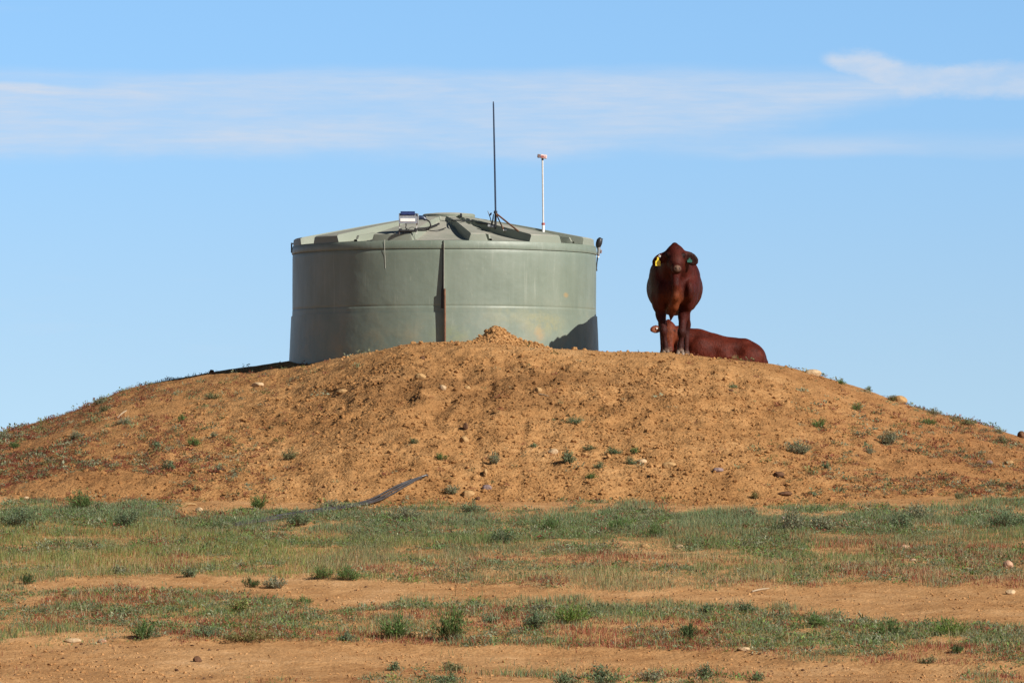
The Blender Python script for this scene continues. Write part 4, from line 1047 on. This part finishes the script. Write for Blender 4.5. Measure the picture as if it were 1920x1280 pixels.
u = (py - belt('t1', px)) / np.maximum(belt('b1', px) - belt('t1', px), 1); in1 = b1 > .5
v2 = (py - belt('t2', px)) / np.maximum(belt('b2', px) - belt('t2', px), 1)
hue = fbm(X * .8, Y * .6, 121, 3); rsel = rng.random(n)
w_straw = np.where(in1, .08 + .28 * sstep(.45, .85, u) * (.5 + .5 * sstep(500, 900, px)), .12)
redz = sstep(.42, .62, fbm(X * .9, Y * .8, 131, 3) + np.where(in1, .16 * sstep(.35, .7, u) * sstep(850, 1250, px) - .10, .10 * sstep(.35, .8, v2) - .02))
w_red = np.where(in1, .58, .74) * redz + .06
w_yel = np.where(in1, .50 * (1 - sstep(650, 950, px)) * sstep(.18, .4, u), .15) * sstep(.35, .6, hue + .08)
w_blue = np.where(in1, .55 * (1 - sstep(.15, .45, u)), .18)
kinds = ['red', 'straw', 'yellow', 'blue', 'dull']; acc = np.zeros(n); pick = np.full(n, 4)
for ki, w_ in enumerate((w_red, w_straw, w_yel, w_blue)):
    pick = np.where((rsel >= acc) & (rsel < acc + w_) & (pick == 4), ki, pick); acc = acc + w_
greenish = rng.random(n) < sstep(.45, .65, hue) * .6
base = np.array([PAL[k_] for k_ in kinds])[pick]; base[(pick == 4) & greenish] = PAL['green']; base[(pick == 0) & (rng.random(n) < .55)] = PAL['redbrown']
col = 1.14 * base * (1 + rng.normal(size=(n, 1)) * .22).clip(.45, 1.7) * (1 + rng.normal(size=(n, 3)) * .08)
H = rng.uniform(.020, .078, n) * (.45 + 1.05 * sstep(.25, .75, clump)) * np.where(pick == 0, .62, 1) * np.where(pick == 1, 1.15, 1) * np.where(in1, 1, .9)
W = rng.uniform(.0024, .0048, n) * np.where(pick == 3, 1.5, 1)
g_ = pick >= 2
tag(blades('grass', X[g_], Y[g_], Z[g_], H[g_], W[g_], col[g_], .6), kind='stuff')
g_ = pick == 1
tag(blades('dry_grass', X[g_], Y[g_], Z[g_], H[g_] * .9, W[g_] * .8, col[g_], .55), kind='stuff')
g_ = pick == 0
tag(blades('red_ground_cover', X[g_], Y[g_], Z[g_], H[g_], W[g_] * 1.3, col[g_], .6), kind='stuff')

# tall straw stalks here and there
X, Y, Z, px, py = field(7000); b1, b2, b3 = belts(px, py, X, Y)
keep = rng.random(len(X)) < np.clip(b1 * (.25 + .6 * sstep(1000, 1060, py)) + b2 * .35, 0, 1) * sstep(.4, .6, fbm(X * 1.2, Y, 141, 2))
X, Y, Z = X[keep], Y[keep], Z[keep]; n = len(X)
tag(blades('straw_stalks', X, Y, Z, rng.uniform(.07, .18, n), rng.uniform(.0022, .0036, n), vary((.50, .41, .24), n, rng, .15, .05), .22), kind='stuff')

# little weeds inside the belts and on the slopes: tufts of leaves, far too many to count
def tuft_field(name, X, Y, Z, kinds_, sz, per=24, lf=(.18, .45), wr=(.25, .45)):
    n = len(X); i = np.repeat(np.arange(n), per); m_ = len(i)
    d = rng.normal(size=(m_, 3)) * (1, 1, .55); d[:, 2] = np.abs(d[:, 2]) + .25; d /= np.linalg.norm(d, axis=1)[:, None]
    r_ = sz[i] * rng.random(m_) ** .6
    C = np.stack([X, Y, Z], 1)[i] + d * r_[:, None] * np.array((1, 1, .8))
    Ln = sz[i] * rng.uniform(*lf, m_); base = np.array([PAL[k_] for k_ in kinds_])[i]
    tone = (1 + rng.normal(size=n) * .18).clip(.5, 1.6)[i, None]
    v, f, c = leaves(C, d * .8 + rng.normal(size=(m_, 3)) * .55, Ln, Ln * rng.uniform(*wr, m_), base * tone * (1 + rng.normal(size=(m_, 1)) * .18).clip(.4, 1.7), rng)
    return tag(np_mesh(name, v, f, M['leaf'], col=c), kind='stuff')
X, Y, Z, px, py = field(98000); b1, b2, b3 = belts(px, py, X, Y)
u = (py - belt('t1', px)) / np.maximum(belt('b1', px) - belt('t1', px), 1)
cl = fbm(X * 1.6, Y * 1.1, 151, 3)
keep = rng.random(len(X)) < np.clip(b1 * (.85 * (1 - sstep(.25, .95, u)) + .34) * sstep(.38, .62, cl) * 1.2 + b2 * .78 * sstep(.36, .58, cl) + b3 * .5 * sstep(.48, .65, cl), 0, 1)
X, Y, Z, px = X[keep], Y[keep], Z[keep], px[keep]; n = len(X)
kk = np.array(['grey', 'blue', 'green', 'dull', 'bright', 'redbrown'])[rng.choice(6, n, p=[.26, .20, .22, .15, .09, .08])]
tag(tuft_field('small_weeds', X, Y, Z, kk, rng.lognormal(math.log(.042), .4, n).clip(.02, .10)), kind='stuff')
# slopes of the mound
n = 110000
X = rng.uniform(-7.6, 7.6, n); Y = rng.uniform(50, 61, n); Z = mound_h(X, Y); px = px_of(X, Y); py = py_of(Z, Y)
side = np.clip(sstep(-2.6, -6.0, X) if False else (1 - sstep(-5.2, -1.7, X)) + sstep(2.3, 5.6, X) * .8, 0, 1); low = sstep(780, 900, py)
pt = fbm(X * .9, Y * .7, 161, 3)
keep = (rng.random(n) < (.62 * side * (.22 + .78 * low) * sstep(.36, .56, pt) + .035 * low * sstep(.5, .7, pt) + .004)) & (Z > ground_h(X, Y))
X, Y, Z = X[keep], Y[keep], Z[keep]; n = len(X); lf = X < 0
kk = np.where(rng.random(n) < np.where(lf, .68, .60), 'redbrown', np.array(['grey', 'dull', 'olive', 'blue'])[rng.choice(4, n, p=[.35, .3, .2, .15])])
tag(tuft_field('slope_ground_cover', X, Y, Z, kk, rng.lognormal(math.log(.040), .45, n).clip(.015, .11) * np.where(kk == 'redbrown', .75, 1), 26, (.22, .5), (.35, .6)), kind='stuff')

# ------------------------------------------------------------------ sky, sun, camera
w = bpy.data.worlds.new('World'); scene.world = w; w.use_nodes = True; nt = w.node_tree; nt.nodes.clear()
def N_(typ, **kw):
    nd = nt.nodes.new(typ)
    for k_, v_ in kw.items(): setattr(nd, k_, v_)
    return nd
def lk(a, b_):
    if isinstance(a, bpy.types.NodeSocket): nt.links.new(a, b_)
    else: b_.default_value = a
def mt(op, a, b_=0.0, clamp=False):
    nd = N_('ShaderNodeMath', operation=op); nd.use_clamp = clamp; lk(a, nd.inputs[0]); lk(b_, nd.inputs[1]); return nd.outputs[0]
def ss(a, b_, x):
    nd = N_('ShaderNodeMapRange', interpolation_type='SMOOTHSTEP'); lk(x, nd.inputs['Value']); nd.inputs['From Min'].default_value = min(a, b_); nd.inputs['From Max'].default_value = max(a, b_)
    if a > b_: nd.inputs['To Min'].default_value = 1; nd.inputs['To Max'].default_value = 0
    return nd.outputs[0]
tc = N_('ShaderNodeTexCoord'); sp = N_('ShaderNodeSeparateXYZ'); lk(tc.outputs['Generated'], sp.inputs[0]); dx, dy, dz = sp.outputs
cb = N_('ShaderNodeCombineXYZ'); lk(dx, cb.inputs[0]); lk(dy, cb.inputs[1]); lk(mt('ADD', mt('MULTIPLY', mt('MAXIMUM', dz, -.004), 1.0), .17), cb.inputs[2])
nz = N_('ShaderNodeVectorMath', operation='NORMALIZE'); lk(cb.outputs[0], nz.inputs[0])
sky = N_('ShaderNodeTexSky', sky_type='NISHITA'); sky.sun_disc = False; sky.sun_elevation = SUN_EL; sky.sun_rotation = math.pi - SUN_AZ; sky.air_density = 1.0; sky.dust_density = .35; sky.ozone_density = 3.0
lk(nz.outputs[0], sky.inputs['Vector'])
def wn(sx, sz, scale, detail=5, rough=.55, off=0.0):
    c_ = N_('ShaderNodeCombineXYZ'); lk(mt('MULTIPLY', dx, sx), c_.inputs[0]); lk(mt('MULTIPLY', dz, sz), c_.inputs[1]); c_.inputs[2].default_value = off
    n_ = N_('ShaderNodeTexNoise'); lk(c_.outputs[0], n_.inputs['Vector']); n_.inputs['Scale'].default_value = scale; n_.inputs['Detail'].default_value = detail; n_.inputs['Roughness'].default_value = rough
    return n_.outputs['Fac']
warp = mt('SUBTRACT', wn(1, 2, 14, 4), .5); v = mt('ADD', dz, mt('MULTIPLY', warp, .008)); soft = wn(1, 7, 24, 6, .6, 3.1); veil = wn(1, 4, 9, 4, .5, 7.7)
front = ss(.2, .5, dy)
def band(v0, v1, s0, s1): return mt('MULTIPLY', ss(v0 - s0, v0 + s0, v), ss(v1 + s1, v1 - s1, v))
# long thin sheet whose lower edge rises to the right
xq = mt('MAXIMUM', mt('ADD', dx, .03), 0.0); lowe = mt('ADD', mt('ADD', mt('MULTIPLY', mt('MULTIPLY', xq, xq), .9), .0628), mt('MULTIPLY', mt('SUBTRACT', wn(1, 2.0, 16, 6, .66, 6.6), .5), .011))
vb = mt('SUBTRACT', v, lowe)
sheet = mt('MULTIPLY', ss(-.0018, .0050, vb), ss(.0838, .0785, v)); sheet = mt('MULTIPLY', sheet, mt('ADD', .40, mt('MULTIPLY', ss(.25, .75, soft), .30)))
gap = mt('MULTIPLY', band(.0782, .0806, .0012, .0012), ss(-.080, -.092, dx)); sheet = mt('MULTIPLY', sheet, mt('SUBTRACT', 1.0, mt('MULTIPLY', gap, .6)))
fib = wn(1, 11, 60, 6, .66, 2.2); sheet = mt('MULTIPLY', sheet, mt('ADD', .72, mt('MULTIPLY', ss(.3, .7, fib), .5)))
dips = mt('SUBTRACT', 1.0, mt('MULTIPLY', ss(.48, .72, wn(1, 4.5, 19, 5, .55, 9.1)), .55)); sheet = mt('MULTIPLY', sheet, dips)
stv = mt('ADD', v, mt('MULTIPLY', mt('ADD', dx, .11), .035))
m2 = mt('MULTIPLY', mt('MULTIPLY', mt('MULTIPLY', ss(.0765, .0777, stv), ss(.0796, .0785, stv)), ss(-.058, -.088, dx)), mt('ADD', .10, mt('MULTIPLY', ss(.36, .66, soft), .40)))
m3 = mt('MULTIPLY', mt('MULTIPLY', band(.0632, .0672, .0014, .0026), ss(.018, .060, dx)), mt('ADD', .20, mt('MULTIPLY', ss(.36, .68, soft), .35)))
# bright wisp to the right, tilting down
vw = mt('ADD', dz, mt('MULTIPLY', mt('SUBTRACT', wn(1, 2.2, 48, 7, .68, 4.4), .5), .0075))
top = mt('SUBTRACT', .0866, mt('MULTIPLY', ss(.076, .0885, dx), .0032)); bot = mt('MAXIMUM', mt('SUBTRACT', .0832, mt('MULTIPLY', mt('SUBTRACT', dx, .066), .40)), .0757)
w1 = mt('MULTIPLY', ss(-.0010, .0022, mt('SUBTRACT', vw, bot)), ss(-.0008, .0022, mt('SUBTRACT', top, vw)))
w1 = mt('MULTIPLY', w1, ss(.0650, .0695, mt('ADD', dx, mt('MULTIPLY', warp, .010))))
w1 = mt('MULTIPLY', w1, mt('SUBTRACT', mt('ADD', .52, mt('MULTIPLY', ss(.35, .65, wn(1, 2.6, 60, 6, .62, 1.3)), .34)), mt('MULTIPLY', ss(.085, .112, dx), .18)))
m6 = mt('MULTIPLY', ss(.62, .80, wn(1, 6, 17, 5, .55, 5.5)), .15)
mm = mt('ADD', mt('ADD', mt('MAXIMUM', sheet, w1), m2), mt('ADD', m3, m6), True)
mm = mt('MULTIPLY', mm, front)
STR = .10
mx = N_('ShaderNodeMix', data_type='RGBA'); lk(mm, mx.inputs[0])
TINT_LOW, TINT_HIGH = (1.08, .985, .855), (.945, 1.08, 1.08)      # pale air low down, clear blue above
gm = N_('ShaderNodeMix', data_type='RGBA', blend_type='MULTIPLY'); gm.inputs[0].default_value = 1; lk(sky.outputs[0], gm.inputs[6]); tint = N_('ShaderNodeMix', data_type='RGBA'); lk(ss(0.0, .10, dz), tint.inputs[0]); tint.inputs[6].default_value = (*TINT_LOW, 1); tint.inputs[7].default_value = (*TINT_HIGH, 1)
lk(tint.outputs[2], gm.inputs[7])
el = N_('ShaderNodeMapRange', interpolation_type='SMOOTHSTEP'); lk(dz, el.inputs['Value']); el.inputs['From Min'].default_value = .10; el.inputs['From Max'].default_value = .20; el.inputs['To Min'].default_value = 1.40; el.inputs['To Max'].default_value = .24
g2 = N_('ShaderNodeVectorMath', operation='SCALE'); lk(gm.outputs[2], g2.inputs[0]); lk(el.outputs[0], g2.inputs['Scale'])
lk(g2.outputs[0], mx.inputs[6]); mx.inputs[7].default_value = (.495 / STR, .555 / STR, .65 / STR, 1)
bg = N_('ShaderNodeBackground'); lk(mx.outputs[2], bg.inputs[0]); bg.inputs[1].default_value = STR
ow = N_('ShaderNodeOutputWorld'); lk(bg.outputs[0], ow.inputs[0])

sd = bpy.data.lights.new('sun', 'SUN'); sd.energy = 5.0; sd.angle = R_(.5); sd.color = (1.0, .945, .86)
so = link(bpy.data.objects.new('sun', sd)); so.location = (30, -30, 30)
Ld = Vector((math.sin(SUN_AZ) * math.cos(SUN_EL), -math.cos(SUN_AZ) * math.cos(SUN_EL), math.sin(SUN_EL)))
so.rotation_euler = Ld.to_track_quat('Z', 'Y').to_euler()

cd = bpy.data.cameras.new('camera'); cd.sensor_width = 36; cd.lens = 36 * F / 1920; cd.shift_y = (YH - 640) / 1920; cd.clip_start = .5; cd.clip_end = 12000
co = link(bpy.data.objects.new('camera', cd)); co.location = (0, 0, CZ); co.rotation_euler = (R_(90), 0, 0); scene.camera = co
scene.view_settings.view_transform = 'Standard'; scene.view_settings.look = 'None'; scene.view_settings.exposure = .35; scene.view_settings.gamma = 1
